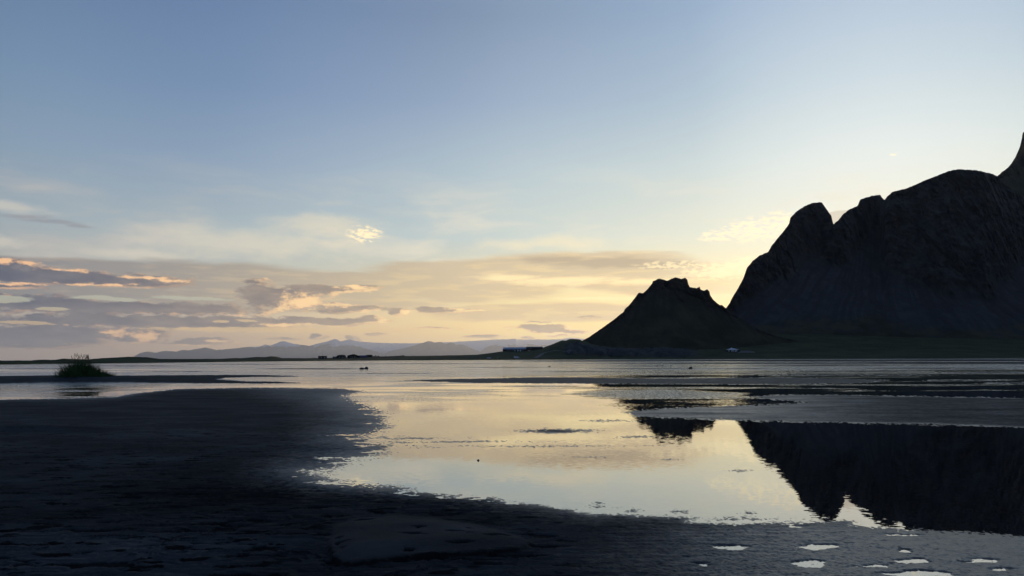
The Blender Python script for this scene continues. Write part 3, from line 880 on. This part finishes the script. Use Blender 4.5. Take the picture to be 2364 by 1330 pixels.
BIG_CLIFF = [(1600, 772), (1688, 722), (1746, 680), (1791, 650), (1827, 624), (1868, 600), (1895, 588), (1919, 617), (1958, 605), (1984, 576), (2005, 540), (2012, 519), (2026, 519), (2030, 558), (2036, 610), (2050, 640), (2110, 668),
             (2180, 692), (2260, 690), (2320, 640), (2364, 600), (2600, 640), (3000, 720)]
mt_big = rock_material('gabbro_rock', (0.020, 0.020, 0.021), (0.062, 0.060, 0.058), (0.036, 0.036, 0.037), (0.064, 0.064, 0.065), 0.05)
pxs = np.concatenate([np.arange(1600, 2380, 1.1), np.arange(2380, 3000, 6.0)])
build_mountain('mountain', pxs, BIG_RIDGE, BIG_FOOT, BIG_CLIFF, mt_big, 0.66, 2.3, (2, 80, 130, 20), 1.0, 101, jag=1.3, lean=[(1680, 1.5), (1900, 1.3), (2020, 0.7), (2150, 0.1), (2364, -0.35)])

SPIRE_RIDGE = [(2240, 470), (2290, 420), (2302, 407), (2315, 396), (2325, 388), (2334, 379), (2345, 361), (2354, 340), (2359, 320), (2360.5, 308), (2366, 302), (2376, 300), (2388, 330), (2420, 356), (2455, 342), (2520, 420), (2800, 520)]
SPIRE_FOOT = [(2240, 620, 2250), (2800, 640, 2250)]
SPIRE_CLIFF = [(2240, 480), (2302, 416), (2330, 408), (2364, 402), (2420, 400), (2520, 440), (2800, 560)]
pxs = np.concatenate([np.arange(2240, 2380, 1.0), np.arange(2380, 2800, 6.0)])
mt_sp = rock_material('spire_rock', (0.016, 0.016, 0.017), (0.036, 0.034, 0.034), (0.050, 0.046, 0.040), (0.066, 0.060, 0.052), -0.2)
build_mountain('mountain', pxs, SPIRE_RIDGE, SPIRE_FOOT, SPIRE_CLIFF, mt_sp, 0.95, 2.6, (2, 40, 80, 16), 0.7, 131, jag=1.6)

PEAK_RIDGE = [(1300, 800), (1330, 793), (1345, 787), (1371, 770.6), (1395, 754), (1414, 740), (1440, 719.6), (1442, 714), (1452, 705), (1463.5, 691), (1474, 676), (1485, 677), (1497, 665), (1505, 656), (1507, 650), (1521.5, 643),
              (1534.5, 646.7), (1541.6, 648), (1557, 640.7), (1565, 641.5), (1572.5, 644), (1582, 641.5), (1587, 646), (1589, 655.7), (1593, 663.5), (1603, 664), (1608, 666), (1615, 662), (1617.5, 668.7), (1626, 671), (1633, 667.5),
              (1638, 673.5), (1639.5, 682), (1646, 691), (1658, 702), (1662.5, 705.4), (1666.5, 703.5), (1673, 710), (1679, 714), (1688, 722), (1707, 735), (1726, 747), (1750, 760), (1769, 768), (1800, 778), (1860, 790)]
PEAK_FOOT = [(1300, 815, 1360), (1400, 812, 1340), (1560, 808, 1330), (1700, 800, 1380), (1860, 792, 1500)]
PEAK_CLIFF = [(1300, 803), (1345, 792), (1440, 732), (1474, 700), (1507, 672), (1541, 664), (1590, 680), (1640, 700), (1690, 728), (1769, 772), (1860, 794)]
mt_pk = rock_material('grassy_rock', (0.024, 0.021, 0.018), (0.052, 0.044, 0.036), (0.030, 0.031, 0.020), (0.060, 0.053, 0.038), 0.75)
pxs = np.arange(1300, 1860, 0.9)
build_mountain('foothill', pxs, PEAK_RIDGE, PEAK_FOOT, PEAK_CLIFF, mt_pk, 0.72, 1.5, (2, 90, 70, 20), 0.62, 151, jag=1.2, smooth_n=15, lean=[(1300, 0.9), (1500, 0.5), (1580, -0.2), (1700, -0.9), (1860, -1.2)])


# ------------------------------------------------------------------ far range with glaciers
def snow_material(name, rock, line, soft, amount):
    m, T, p = material(name)
    g = T.node('ShaderNodeNewGeometry'); pos = g.outputs['Position']
    x, y, z = T.sep(pos)
    n = T.noise(pos, 0.0009, 6, 0.62)
    f = T.math('ADD', z, T.math('MULTIPLY', T.math('SUBTRACT', n, 0.5), amount))
    c = T.mix(T.step(f, line - soft, line + soft), rock, (0.72, 0.74, 0.78))
    T.put(p.inputs['Base Color'], c)
    p.inputs['Roughness'].default_value = 0.9; p.inputs['Specular IOR Level'].default_value = 0.1
    return m


def build_range(name, ridge, depth, mat, seed, foot_w=6000.0, x0=None, x1=None):
    t = np.array(ridge, float)
    px = np.arange(x0 if x0 is not None else t[0, 0], x1 if x1 is not None else t[-1, 0], 1.5)
    ry = np.interp(px, t[:, 0], t[:, 1]) + 1.1 * fbm(px / 7.0, px * 0 + 1.7, 4, seed, 0.6)
    d = ray(px, ry); e = np.maximum(d[:, 2] / d[:, 1], 0.0002); tx = d[:, 0] / d[:, 1]
    H = CAM_H + e * depth
    s = np.concatenate([np.linspace(0, 1, 46), np.linspace(1.05, 2, 10)])[:, None]
    Y = depth - foot_w * (1 - s) + 0 * H
    Z = np.where(s <= 1, -20 + (H + 20) * s ** 1.05, (H + 20) * (2 - s) - 20)
    X = tx * Y
    amp = np.clip(H / 1600, 0.15, 1.2)
    rel = ridged(X / 2300, Y / 3400, 5, seed + 3) - 0.5
    q = np.clip(s, 0, 1) * (1 - np.clip(s, 0, 1)) * 4
    Z = Z + q * amp * 460 * rel
    V = np.stack([X, Y, Z], -1).reshape(-1, 3)
    return mesh_obj(name, V, grid_faces(len(s), len(px)), mat, smooth=True, kind='structure')


ICE = [(690, 832), (705, 815), (740, 800), (770, 792), (787, 788), (799, 785), (808, 783.6), (823, 787.5), (840, 789.5), (870, 791.5), (920, 792.5), (974, 792), (1045, 789.5), (1122, 785), (1151, 783.5), (1218, 783.8), (1269, 783.8), (1298, 783.3),
       (1311, 779.4), (1330, 781), (1420, 790), (1500, 806), (1560, 826)]
ROCK_A = [(300, 831), (311, 822), (323, 815), (340, 811.5), (361, 814.5), (379, 810), (407, 812), (422, 807.7), (435, 809), (475, 802), (498, 807.7), (523, 806.4), (572, 801), (600, 800), (613, 794.6), (623, 798.4), (648, 788.6),
          (657, 788), (678, 794), (704, 797), (713, 798.4), (731, 794), (755, 788), (774, 782.7), (787, 788), (815, 795), (850, 806), (890, 818), (930, 829)]
ROCK_B = [(860, 830), (897, 812), (944, 801), (974, 792.5), (989, 787), (1003, 790.5), (1018, 789), (1030, 794), (1042, 790.5), (1054, 795.5), (1069, 795.5), (1086, 803), (1107, 812), (1122, 818), (1150, 829)]
ROCK_C = [(1090, 829), (1120, 803), (1139, 792.6), (1151, 785.5), (1170, 783.6), (1191, 782), (1201, 797.7), (1208, 795), (1222, 794), (1247, 795), (1261, 788), (1271, 785.5), (1298, 784.5), (1340, 782), (1400, 800), (1450, 828)]
build_range('far_glacier', ICE, 86000.0, snow_material('glacier_ice', (0.03, 0.03, 0.035), 700, 400, 900), 171, 9000)
build_range('far_mountain', ROCK_A, 72000.0, snow_material('snowy_rock', (0.09, 0.09, 0.10), 1250, 90, 1500), 181)
build_range('far_mountain', ROCK_B, 66000.0, snow_material('bare_rock', (0.09, 0.09, 0.10), 4200, 60, 200), 191)
build_range('far_mountain', ROCK_C, 76000.0, snow_material('icy_rock', (0.09, 0.09, 0.10), 1300, 70, 1900), 195)

# ------------------------------------------------------------------ materials for the small things
M_dark_wall = plain('dark_board_wall', (0.035, 0.033, 0.032), 0.9, 0.1)
M_grey_wall = plain('grey_render_wall', (0.09, 0.09, 0.09), 0.9, 0.1)
M_blue_roof = plain('blue_grey_sheet_roof', (0.30, 0.36, 0.44), 0.45, 0.5)
M_dark_roof = plain('dark_sheet_roof', (0.045, 0.045, 0.05), 0.6, 0.3)
M_blue_shed = plain('blue_sheet_cladding', (0.05, 0.075, 0.13), 0.6, 0.3)
M_white = plain('white_paint', (0.74, 0.75, 0.76), 0.5, 0.4, vary=0.08)
M_pale_roof = plain('pale_sheet_roof', (0.62, 0.66, 0.68), 0.5, 0.4, vary=0.1)
M_glass = plain('window_glass', (0.03, 0.035, 0.04), 0.08, 0.6, vary=0.1)
M_pale_glass = plain('pale_window_glass', (0.55, 0.55, 0.56), 0.4, 0.5, vary=0.1)
M_rubber = plain('black_rubber', (0.015, 0.015, 0.015), 0.9, 0.2)
M_dark_car = plain('dark_car_paint', (0.02, 0.022, 0.028), 0.3, 0.5, vary=0.1)
M_wood = plain('weathered_post_wood', (0.06, 0.052, 0.045), 0.95, 0.1)
M_metal = plain('galvanised_metal', (0.2, 0.2, 0.21), 0.5, 0.5)
M_gravel = plain('gravel', (0.12, 0.115, 0.11), 0.95, 0.1, vary=0.3, scale=0.5)
M_basalt = plain('wet_basalt', (0.018, 0.018, 0.019), 0.6, 0.25, scale=6.0)
M_bush = plain('bush_leaves', (0.028, 0.036, 0.016), 0.9, 0.1, scale=1.5)
M_blade = plain('lyme_grass_blades', (0.050, 0.092, 0.028), 0.7, 0.15, vary=0.4, scale=3.0)
M_stalk = plain('dry_grass_stalks', (0.10, 0.085, 0.045), 0.8, 0.1, vary=0.3, scale=3.0)


def site(px, py):
    """spot on the land under a surveyed direction: location, heading square to the eye, metres per surveyed pixel"""
    p = on_land(px, py)
    if p is None:
        p = on_land(px, py + 2.0)
    return p, -math.atan2(p.x, p.y), math.hypot(p.x, p.y) * math.cos(math.atan2(p.x, p.y)) / F


def window(parent, mat, x, z, w, h, y, name='window'):
    f = MB().box(x - w / 2 - .09, x + w / 2 + .09, y - .06, y + .02, z - .09, z + h + .09).build(name, M_white, parent)
    MB().box(x - w / 2, x + w / 2, y - .085, y - .055, z, z + h).build('pane', mat, f)
    return f


def gable_house(name, label, cat, px, py, w, d, eave, ridge, wall, roof, windows=(), doors=(), rz=0.0, group=None, glass=None, end=None):
    p, a, k = site(px, py)
    o = thing(name, label, cat, (p.x, p.y, p.z - 0.4), a + rz, group)
    prof = [(-d / 2, 0), (d / 2, 0), (d / 2, eave), (0, ridge), (-d / 2, eave)]
    MB().prismx(prof, -w / 2, w / 2).build('wall', wall, o)
    for sgn in (-1, 1):
        ys = [(sgn * (d / 2 + .45), eave - .30), (sgn * (d / 2 + .45), eave - .14), (0, ridge + .22), (0, ridge + .06)]
        if sgn > 0:
            ys = ys[::-1]
        MB().prismx(ys, -w / 2 - .4, w / 2 + .4).build('roof', roof, o)
    for (x, z, ww, hh) in windows:
        window(o, glass or M_glass, x, z, ww, hh, -d / 2)
    for (x, ww, hh) in doors:
        dr = MB().box(x - ww / 2, x + ww / 2, -d / 2 - .07, -d / 2 + .02, 0.4, 0.4 + hh).build('door', M_white, o)
        MB().box(x + ww / 2 - .3, x + ww / 2 - .18, -d / 2 - .14, -d / 2 - .06, 1.4, 1.5).build('handle', M_metal, dr)
    if end:
        (y, z, ww, hh) = end
        MB().box(-w / 2 - .07, -w / 2 + .02, y - ww / 2, y + ww / 2, z, z + hh).build('door', M_white, o)
    return o


# --- white-roofed house on the meadow under the mountain
def hip_house():
    p, a, k = site(1691.5, 812.4)
    o = thing('house', 'low house with a pale hipped roof and short chimney on the meadow below the mountain', 'house', (p.x, p.y, p.z - 0.5), a)
    w, d, e, r = 28 * k - 1.6, 10.0, 4.0, 6.6
    MB().box(-w / 2, w / 2, -d / 2, d / 2, 0, e).build('wall', M_dark_wall, o)
    W, Dp = w / 2 + .8, d / 2 + .8
    rx = w / 2 - 7.5
    vs = [(-W, -Dp, e - .1), (W, -Dp, e - .1), (W, Dp, e - .1), (-W, Dp, e - .1), (-W, -Dp, e + .12), (W, -Dp, e + .12), (W, Dp, e + .12), (-W, Dp, e + .12), (-rx - 1.2, 0, r), (rx - 1.2, 0, r)]
    fs = [(3, 2, 1, 0), (0, 1, 5, 4), (1, 2, 6, 5), (2, 3, 7, 6), (3, 0, 4, 7), (4, 5, 9, 8), (5, 6, 9), (6, 7, 8, 9), (7, 4, 8)]
    rf = MB().add(vs, fs).build('roof', M_pale_roof, o)
    MB().box(-2.4, -1.2, -.6, .6, r - .5, r + 1.4).build('chimney', M_pale_roof, rf)
    for x, ww in ((-6.0, 1.6), (-1.2, 2.6), (1.6, 2.2), (6.2, 2.4)):
        window(o, M_pale_glass, x, 1.3, ww, 1.7, -d / 2)
    dr = MB().box(3.9, 5.0, -d / 2 - .07, -d / 2 + .02, .5, 2.8).build('door', M_white, o)
    MB().box(4.1, 4.22, -d / 2 - .14, -d / 2 - .06, 1.5, 1.6).build('handle', M_metal, dr)
    return o


hip_house()


def leafy_bush(px, py, w, h, label, seed):
    p, a, k = site(px, py)
    rnd = random.Random(seed)
    o = thing('bush', label, 'bush', (p.x, p.y, p.z - 0.2), rnd.random() * 6)
    vs, fs = [], []
    for i in range(260):
        while True:
            q = Vector((rnd.uniform(-1, 1), rnd.uniform(-1, 1), rnd.uniform(0, 1)))
            if 0.25 < q.length < 1.0 + 0.25 * math.sin(q.x * 5 + seed) * math.cos(q.y * 4):
                break
        c = Vector((q.x * w / 2, q.y * w / 2, q.z * h))
        s = rnd.uniform(.22, .42)
        a1 = Vector((rnd.gauss(0, 1), rnd.gauss(0, 1), rnd.gauss(0, 1))).normalized(); b1 = a1.orthogonal().normalized()
        n = len(vs)
        vs += [c - a1 * s, c + b1 * s * .6, c + a1 * s, c - b1 * s * .6]; fs.append((n, n + 1, n + 2, n + 3))
    mesh_obj('crown', [tuple(v) for v in vs], fs, M_bush, o)
    st = MB()
    for i in range(5):
        st.cyl((0, 0, 0), (rnd.uniform(-.35, .35) * w, rnd.uniform(-.35, .35) * w, h * .7), .09, 6, .03)
    st.build('trunk', M_wood, o)
    return o


leafy_bush(1707, 812.2, 4.2, 3.8, 'rounded dark bush at the yard end of the pale-roofed house', 3)
leafy_bush(1675.5, 812.2, 3.0, 3.0, 'small dark bush at the far end of the pale-roofed house from the yard', 4)

# --- gravel yard and track, draped on the land
def drape(name, pts, mat, lift=0.12):
    """ribbon or patch from rows of surveyed directions"""
    rows = []
    for row in pts:
        rr = []
        for (x, y) in row:
            h = on_land(x, y)
            rr.append((h.x, h.y, h.z + lift))
        rows.append(rr)
    nr, nc = len(rows), len(rows[0])
    V = [v for rr in rows for v in rr]
    o = mesh_obj(name, V, grid_faces(nr, nc), mat, smooth=True, kind='structure')
    return o


yard = []
for t in np.linspace(0, 1, 6):
    y = 809.9 + t * 5.0
    x0, x1 = 1702 + 2 * t, 1733 + 10 * math.sin(min(1, t * 1.3) * 1.5)
    yard.append([(x, y) for x in np.linspace(x0, x1, 24)])
drape('gravel_yard', yard, M_gravel, 0.25)


def ribbon(name, path, width, mat, lift):
    P = np.array(path, float); t = np.linspace(0, len(P) - 1, 60)
    xs = np.interp(t, np.arange(len(P)), P[:, 0]); ys = np.interp(t, np.arange(len(P)), P[:, 1])
    C = [on_land(x, y) for x, y in zip(xs, ys)]
    C = [c for c in C if c is not None]
    A = np.array([(c.x, c.y) for c in C])
    for k in range(4):
        A[1:-1] = (A[:-2] + 2 * A[1:-1] + A[2:]) / 4
    d = np.gradient(A, axis=0); d /= np.linalg.norm(d, axis=1, keepdims=True) + 1e-9
    nrm = np.stack([-d[:, 1], d[:, 0]], -1)
    V = []
    for i in range(len(A)):
        for s in (-1, -.33, .33, 1):
            q = A[i] + nrm[i] * s * width / 2
            V.append((q[0], q[1], land_z(q[0], q[1]) + lift))
    return mesh_obj(name, V, grid_faces(len(A), 4), mat, smooth=True, kind='structure')


ribbon('farm_track', [(1236, 827), (1243, 823.5), (1252, 817), (1264, 812.5), (1279, 810), (1298, 810.5), (1318, 812)], 6.0, M_gravel, 0.35)

# --- long building and barn on the bluff
p, a, k = site(1190, 811.2)
gable_house('farm_building', 'long low building with pale blue-grey metal roof on the bluff beside the small peak', 'building', 1190, 811.2, 44.0, 11.0, 4.3, 7.2, M_dark_wall, M_blue_roof,
            windows=[(-12, 1.5, 1.3, 1.5), (-8, 1.5, 1.3, 1.5), (-2.5, 1.5, 1.2, 1.5), (16.5, 1.4, 2.0, 1.6)], doors=[(1.5, 1.6, 2.6), (7.0, 2.4, 2.7), (11.8, 2.2, 2.7)], rz=R(-24), end=(0.0, 0.6, 1.2, 3.6))
gable_house('barn', 'dark low barn dug into the slope beside the long blue-roofed building', 'barn', 1234, 808.2, 27.0, 9.0, 4.6, 6.0, M_dark_wall, M_dark_roof, windows=[(-10.5, 1.6, 1.2, 1.2), (-6, 1.6, 1.2, 1.2)], rz=R(-8))

# --- vehicles by the shore
def vehicle(name, label, px, py, L, W, prof, roof_mat, body_mat, wins, wheel_r, rz):
    p, a, k = site(px, py)
    o = thing(name, label, 'car' if 'car' in name else 'van', (p.x, p.y, p.z + 0.02), a + rz, 'vehicles parked by the shore')
    body = MB().prism(prof, -W / 2, W / 2).build('body', body_mat, o)
    for (x0, x1, z0, z1, sl) in wins:
        q = [(x0, z0), (x1, z0), (x1 - sl, z1), (x0 + max(0, sl) * .3, z1)]
        for y0, y1 in ((-W / 2 - .02, -W / 2 + .01), (W / 2 - .01, W / 2 + .02)):
            MB().prism(q, y0, y1).build('window', M_glass, o)
    for x in (-L / 2 + .9 * wheel_r * 2.2, L / 2 - .9 * wheel_r * 2.2):
        for s in (-1, 1):
            w = MB().cyl((x, s * (W / 2 - .12), wheel_r), (x, s * (W / 2 + .03), wheel_r), wheel_r, 14).build('wheel', M_rubber, o)
            MB().cyl((x, s * (W / 2 + .02), wheel_r), (x, s * (W / 2 + .05), wheel_r), wheel_r * .55, 10).build('rim', M_metal, w)
    for s in (-1, 1):
        MB().box(L / 2 - .05, L / 2 + .03, s * W * .36 - .16, s * W * .36 + .16, .72, .92).build('headlight', M_pale_glass, o)
    for s in (-1, 1):
        MB().box(-L / 2 - .03, -L / 2 + .05, s * W * .4 - .1, s * W * .4 + .1, .75, 1.05).build('tail_light', M_rubber, o)
    return o


vehicle('camper_van', 'white camper van with dark side windows parked at the shore below the long building', 1193, 827.6, 7.6, 2.3,
        [(-3.8, .45), (3.75, .45), (3.8, 1.05), (3.0, 1.35), (2.2, 2.3), (1.5, 3.0), (-3.7, 3.1), (-3.8, 2.9)], M_white, M_white,
        [(-3.1, -1.7, 1.6, 2.4, 0.0), (-.9, .6, 1.6, 2.4, 0.0), (1.2, 2.6, 1.5, 2.25, .6)], .40, R(6))
vehicle('parked_car', 'pale parked car at the shore, farther along the water than the camper van', 1128.5, 828.2, 5.6, 1.9,
        [(-2.8, .35), (2.8, .35), (2.8, .95), (1.5, 1.15), (.6, 1.85), (-2.0, 1.9), (-2.75, 1.1)], M_white, M_white,
        [(-1.9, -.5, 1.15, 1.7, .1), (-.3, 1.2, 1.15, 1.7, .6)], .36, R(-12))
vehicle('parked_car', 'dark parked car at the shore between the camper van and the pale car', 1152, 828.2, 4.6, 1.85,
        [(-2.3, .35), (2.3, .35), (2.3, .9), (1.2, 1.05), (.5, 1.55), (-1.6, 1.6), (-2.25, 1.0)], M_dark_car, M_dark_car,
        [(-1.5, -.4, 1.05, 1.45, .1), (-.2, 1.0, 1.05, 1.45, .5)], .33, R(10))

# --- farm on the low shore to the left
def flat_house():
    p, a, k = site(744.5, 828.2)
    o = thing('house', 'flat-roofed box-shaped house with a thin mast, standing alone left of the barns', 'house', (p.x, p.y, p.z - 0.3), a)
    w, h = 20.5 * k, 6.6 * k
    MB().box(-w / 2 + .3, w / 2 - .3, -5, 5, 0, h - .5).build('wall', M_dark_wall, o)
    rf = MB().box(-w / 2, w / 2, -5.4, 5.4, h - .497, h + .1).build('roof', M_dark_roof, o)
    MB().cyl((0, 0, h), (0, 0, h + 6.5 * k), .12, 6).build('mast', M_metal, rf)
    for x in (-2.5 * k, 4.3 * k):
        window(o, M_pale_glass, x, 2.0 * k, 2.0 * k, 1.7 * k, -5)  # sky light through these windows, painted as a pale pane colour
    for x in (-7.5 * k, 8.0 * k):
        window(o, M_glass, x, 2.0 * k, 1.4 * k, 1.6 * k, -5)
    MB().box(.2 * k, 1.6 * k, -5.07, -4.98, .3, 3.0 * k).build('door', M_dark_roof, o)
    return o


flat_house()


def arch_barn(label, px, py, wpx, hpx, flat, wins, name='barn', wall=None, roof=None, d=14.0):
    p, a, k = site(px, py)
    o = thing(name, label, 'barn', (p.x, p.y, p.z - 0.3), a)
    w, h = wpx * k, hpx * k
    n = 12
    e = h * flat
    arc = [(-w / 2 * math.cos(math.pi * i / n), e + (h - e) * math.sin(math.pi * i / n) ** .8) for i in range(n + 1)]
    MB().prism([(-w / 2, 0)] + arc + [(w / 2, 0)], -d / 2, d / 2).build('wall', wall or M_dark_wall, o)
    outer = [(x * 1.03, z + .15) for x, z in arc]
    MB().prism(outer + [(x, z + .02) for x, z in reversed(arc)], -d / 2 - .4, d / 2 + .4).build('roof', roof or M_dark_roof, o)
    for (x, z, ww, hh) in wins:
        window(o, M_grey_glass, x * k, z * k, ww * k, hh * k, -d / 2)
    return o


M_grey_glass = plain('dusty_window', (0.16, 0.16, 0.165), 0.4, 0.5, vary=0.1)
arch_barn('round-roofed barn with small pale windows, next to the low shed', 788, 827.4, 20.5, 8.2, .55, [(-4, 2.2, 1.6, 1.7), (2, 2.0, 1.6, 1.9), (6, 2.2, 1.3, 1.6)])
gable_house('shed', 'tiny low shed beside the round-roofed barn', 'shed', 773.5, 827.3, 6.0, 5.0, 1.9, 2.6, M_dark_wall, M_dark_roof, windows=[(0, .9, .8, .6)])
pb, ab, kb = site(816, 826.6)
def big_barn():
    o = thing('barn', 'large dark barn with a broad low gable facing the water', 'barn', (pb.x, pb.y, pb.z - .3), ab)
    w, e, r, d = 28 * kb, 5.6 * kb, 9.0 * kb, 18.0
    MB().prism([(-w / 2, 0), (-w / 2, e), (-.5 * kb, r), (1.5 * kb, r), (w / 2, e * .8), (w / 2, 0)], -d / 2, d / 2).build('wall', M_dark_wall, o)
    for q in ([(-w / 2 - .3, e - .1), (-w / 2 - .3, e + .15), (-.5 * kb, r + .25), (-.5 * kb, r + .02)], [(1.5 * kb, r + .02), (1.5 * kb, r + .25), (w / 2 + .3, e * .8 + .12), (w / 2 + .3, e * .8 - .1)]):
        MB().prism(q, -d / 2 - .4, d / 2 + .4).build('roof', M_dark_roof, o)
    for x in (-3.0, 3.0):
        window(o, M_grey_glass, x * kb, 2.0 * kb, 1.5 * kb, 1.5 * kb, -d / 2)
    MB().box(-8 * kb, -5 * kb, -d / 2 - .07, -d / 2 + .02, .3, 3.6 * kb).build('door', M_grey_wall, o)
big_barn()
gable_house('shed', 'long blue-clad shed joined to the large gabled barn', 'shed', 838.5, 826.2, 17.5 * kb, 9.0, 4.4 * kb, 6.0 * kb, M_blue_shed, M_blue_roof if False else M_blue_shed, windows=[(-3, 1.6, 1.2, 1.0)])
arch_barn('dark hall with a flat-topped rounded roof behind the blue shed', 852, 824.6, 16, 5.6, .82, [(-5, 1.6, 1.2, 1.2)], name='hall')
for i, (x, y, w, h, lab) in enumerate([(863.5, 824, 2.2, 2.0, 'lowest dark bush just beyond the rounded hall'), (867.3, 824, 2.2, 3.6, 'tallest thin dark bush beyond the rounded hall'), (873.5, 824, 3.2, 2.4, 'broad dark bush, third beyond the rounded hall'),
                                    (890.5, 823.8, 2.4, 1.8, 'small dark bush alone on the field crest beyond the farm'), (930, 822.0, 6.0, 2.0, 'wide flat dark bush on the field crest right of the farm')]):
    leafy_bush(x, y, w, h, lab, 20 + i)

# --- fence left of the flat-roofed house
def fence():
    spots = [site(x, 828.0)[0] for x in (700, 707, 713, 718, 722.6, 727, 731)]
    o = thing('fence', 'row of thin fence posts with wire left of the flat-roofed house', 'fence', tuple(spots[0]))
    inv = Vector(spots[0])
    tops = []
    for i, q in enumerate(spots):
        h = (1.5, 2.3, 1.6, 1.4, 2.4, 1.8, 1.5)[i]
        b = q - inv
        MB().cyl((b.x, b.y, -.4), (b.x + .05, b.y, h), .13, 6, .10).build('post', M_wood, o)
        tops.append(Vector((b.x, b.y, b.z)))
    w = MB()
    for z in (.6, 1.2):
        for A, B in zip(tops[:-1], tops[1:]):
            w.cyl(A + Vector((0, 0, z)), B + Vector((0, 0, z)), .02, 4)
    w.build('wire', M_metal, o)
fence()

# ------------------------------------------------------------------ rocks in the shallows
def rock(name, label, cat, px, py, wpx, hpx, seed, depth_ratio=0.8, group=None):
    g = ground_at(px, py); k = g[1] / F
    bm = bmesh.new()
    bmesh.ops.create_icosphere(bm, subdivisions=3, radius=1.0)
    for v in bm.verts:
        n = float(fbm(np.array([v.co.x * 1.7 + seed]), np.array([v.co.y * 1.7 + v.co.z * 1.3]), 3, seed)[0])
        v.co *= 1 + .38 * n
        v.co.z = max(v.co.z, -.35)
        v.co = Vector((v.co.x * wpx * k / 2, v.co.y * wpx * k / 2 * depth_ratio, v.co.z * hpx * k * .95))
    me = bpy.data.meshes.new(name); bm.to_mesh(me); bm.free()
    me.polygons.foreach_set('use_smooth', np.ones(len(me.polygons), bool))
    me.materials.append(M_basalt)
    o = bpy.data.objects.new(name, me); col.objects.link(o)
    o.location = (g[0], g[1], 0.0)
    tag(o, label, cat, group)
    return o


rock('boulder', 'wider dark boulder of the pair standing in the shallow water', 'boulder', 835.5, 852.6, 12, 4.2, 5)
rock('boulder', 'narrower taller dark boulder of the pair standing in the shallow water', 'boulder', 845.8, 852.2, 8.5, 5.2, 9)
rock('boulder', 'lone domed dark boulder in the shallows in front of the small peak', 'boulder', 1594.3, 852.3, 10.5, 5.6, 12)
for i, (x, y, lab) in enumerate([(1517, 846, 'tiny low dark stone in the shallows, leftmost of three specks'), (1530, 845.6, 'tiny upright dark stone in the shallows, middle of three specks'), (1549, 846, 'tiny dark stone in the shallows, rightmost of three specks')]):
    rock('stone', lab, 'stone', x, y, 3.0, 2.6, 30 + i)
rock('stone', 'tiny low stone alone in the far shallows below the track', 'stone', 1268, 847.4, 5.0, 2.2, 41)
rock('stone', 'small black stone poking out of the still pool', 'stone', 1104, 1063.4, 5.5, 3.0, 44)

# ------------------------------------------------------------------ tussock of lyme grass on its mound
def tussock():
    rnd = random.Random(8)
    c = ground_at(190, 881)
    k = c[1] / F
    base_z = 0.30
    o = thing('grass_tussock', 'shaggy clump of tall dark green grass on a low black sand mound', 'grass', (c[0], c[1], base_z))
    def blades(n, wid, prof, lean, col_obj, name, seedhead=False):
        V, Fc = [], []
        for i in range(n):
            u = rnd.betavariate(1.4, 1.5)
            bx = (-44 + 112 * u) * k
            by = rnd.gauss(0, .55)
            H = prof(u) * (rnd.uniform(.5, .95) if rnd.random() < .8 else rnd.uniform(.9, 1.2))
            side = (u - .42)
            ang = Vector((side * lean * rnd.uniform(.3, 2.4) + rnd.gauss(0, .24), rnd.gauss(0, .3), 1.0)).normalized()
            bend = Vector((rnd.gauss(0, .25) + side * .5, rnd.gauss(0, .2), -.12)) * H * .5
            base_drop = -0.30 - .2 * abs(side) ** 2 * 2
            b = Vector((bx, by, base_drop * (abs(side) * 1.1)))
            wv = Vector((rnd.uniform(.6, 1), rnd.uniform(-.8, .8), 0)).normalized() * wid / 2
            n0 = len(V)
            for t, ww in ((0, 1.0), (.45, .9), (.8, .5), (1, .06)):
                q = b + ang * H * t + bend * t * t
                V.extend([q - wv * ww, q + wv * ww])
            if seedhead:
                pass
            Fc += [(n0, n0 + 1, n0 + 3, n0 + 2), (n0 + 2, n0 + 3, n0 + 5, n0 + 4), (n0 + 4, n0 + 5, n0 + 7, n0 + 6)]
        return mesh_obj(name, [tuple(v) for v in V], np.array(Fc), col_obj, o)
    prof = lambda u: float(np.interp(u, [0, .08, .22, .38, .48, .6, .75, .9, 1.0], [.45, .85, 1.30, 1.45, 1.20, .80, .62, .60, .25]))
    b = blades(4600, .027, prof, 1.0, M_blade, 'blades'); b['kind'] = 'stuff'
    prof2 = lambda u: float(np.interp(u, [0, .1, .25, .45, .6, 1.0], [.9, 1.2, 1.85, 1.85, 1.2, .8]))
    b = blades(90, .020, prof2, .7, M_stalk, 'stalks'); b['kind'] = 'stuff'
    # seed heads at the tops of the tallest stalks
    V = MB()
    for i in range(26):
        x = rnd.uniform(-32, 14) * k; z = rnd.uniform(1.25, 1.62)
        lx = rnd.uniform(-.16, .06)
        V.cyl((x, rnd.gauss(0, .3), z - .55), (x + lx * .6, rnd.gauss(0, .3), z), .008, 4)
        V.cyl((x + lx * .6, 0, z), (x + lx, 0, z + .26), .022, 5, .008)
    b = V.build('seed_heads', M_stalk, o); b['kind'] = 'stuff'


tussock()

# ------------------------------------------------------------------ haze over the whole scene
def build_haze():
    x0, x1, y0, y1, z0, z1 = -70000, 70000, -3000, 99000, -60, 2560
    b = MB().box(x0, x1, y0, y1, z0, z1)
    m = bpy.data.materials.new('haze'); m.use_nodes = True
    m.node_tree.nodes.clear()
    T = NT(m.node_tree)
    out = T.node('ShaderNodeOutputMaterial')
    v = T.node('ShaderNodeVolumePrincipled')
    v.inputs['Color'].default_value = (0.97, 0.955, 0.975, 1)
    v.inputs['Density'].default_value = 1.25e-5
    v.inputs['Anisotropy'].default_value = 0.55
    T.link(v.outputs[0], out.inputs['Volume'])
    o = b.build('haze', m)
    o['kind'] = 'stuff'
    return o


build_haze()
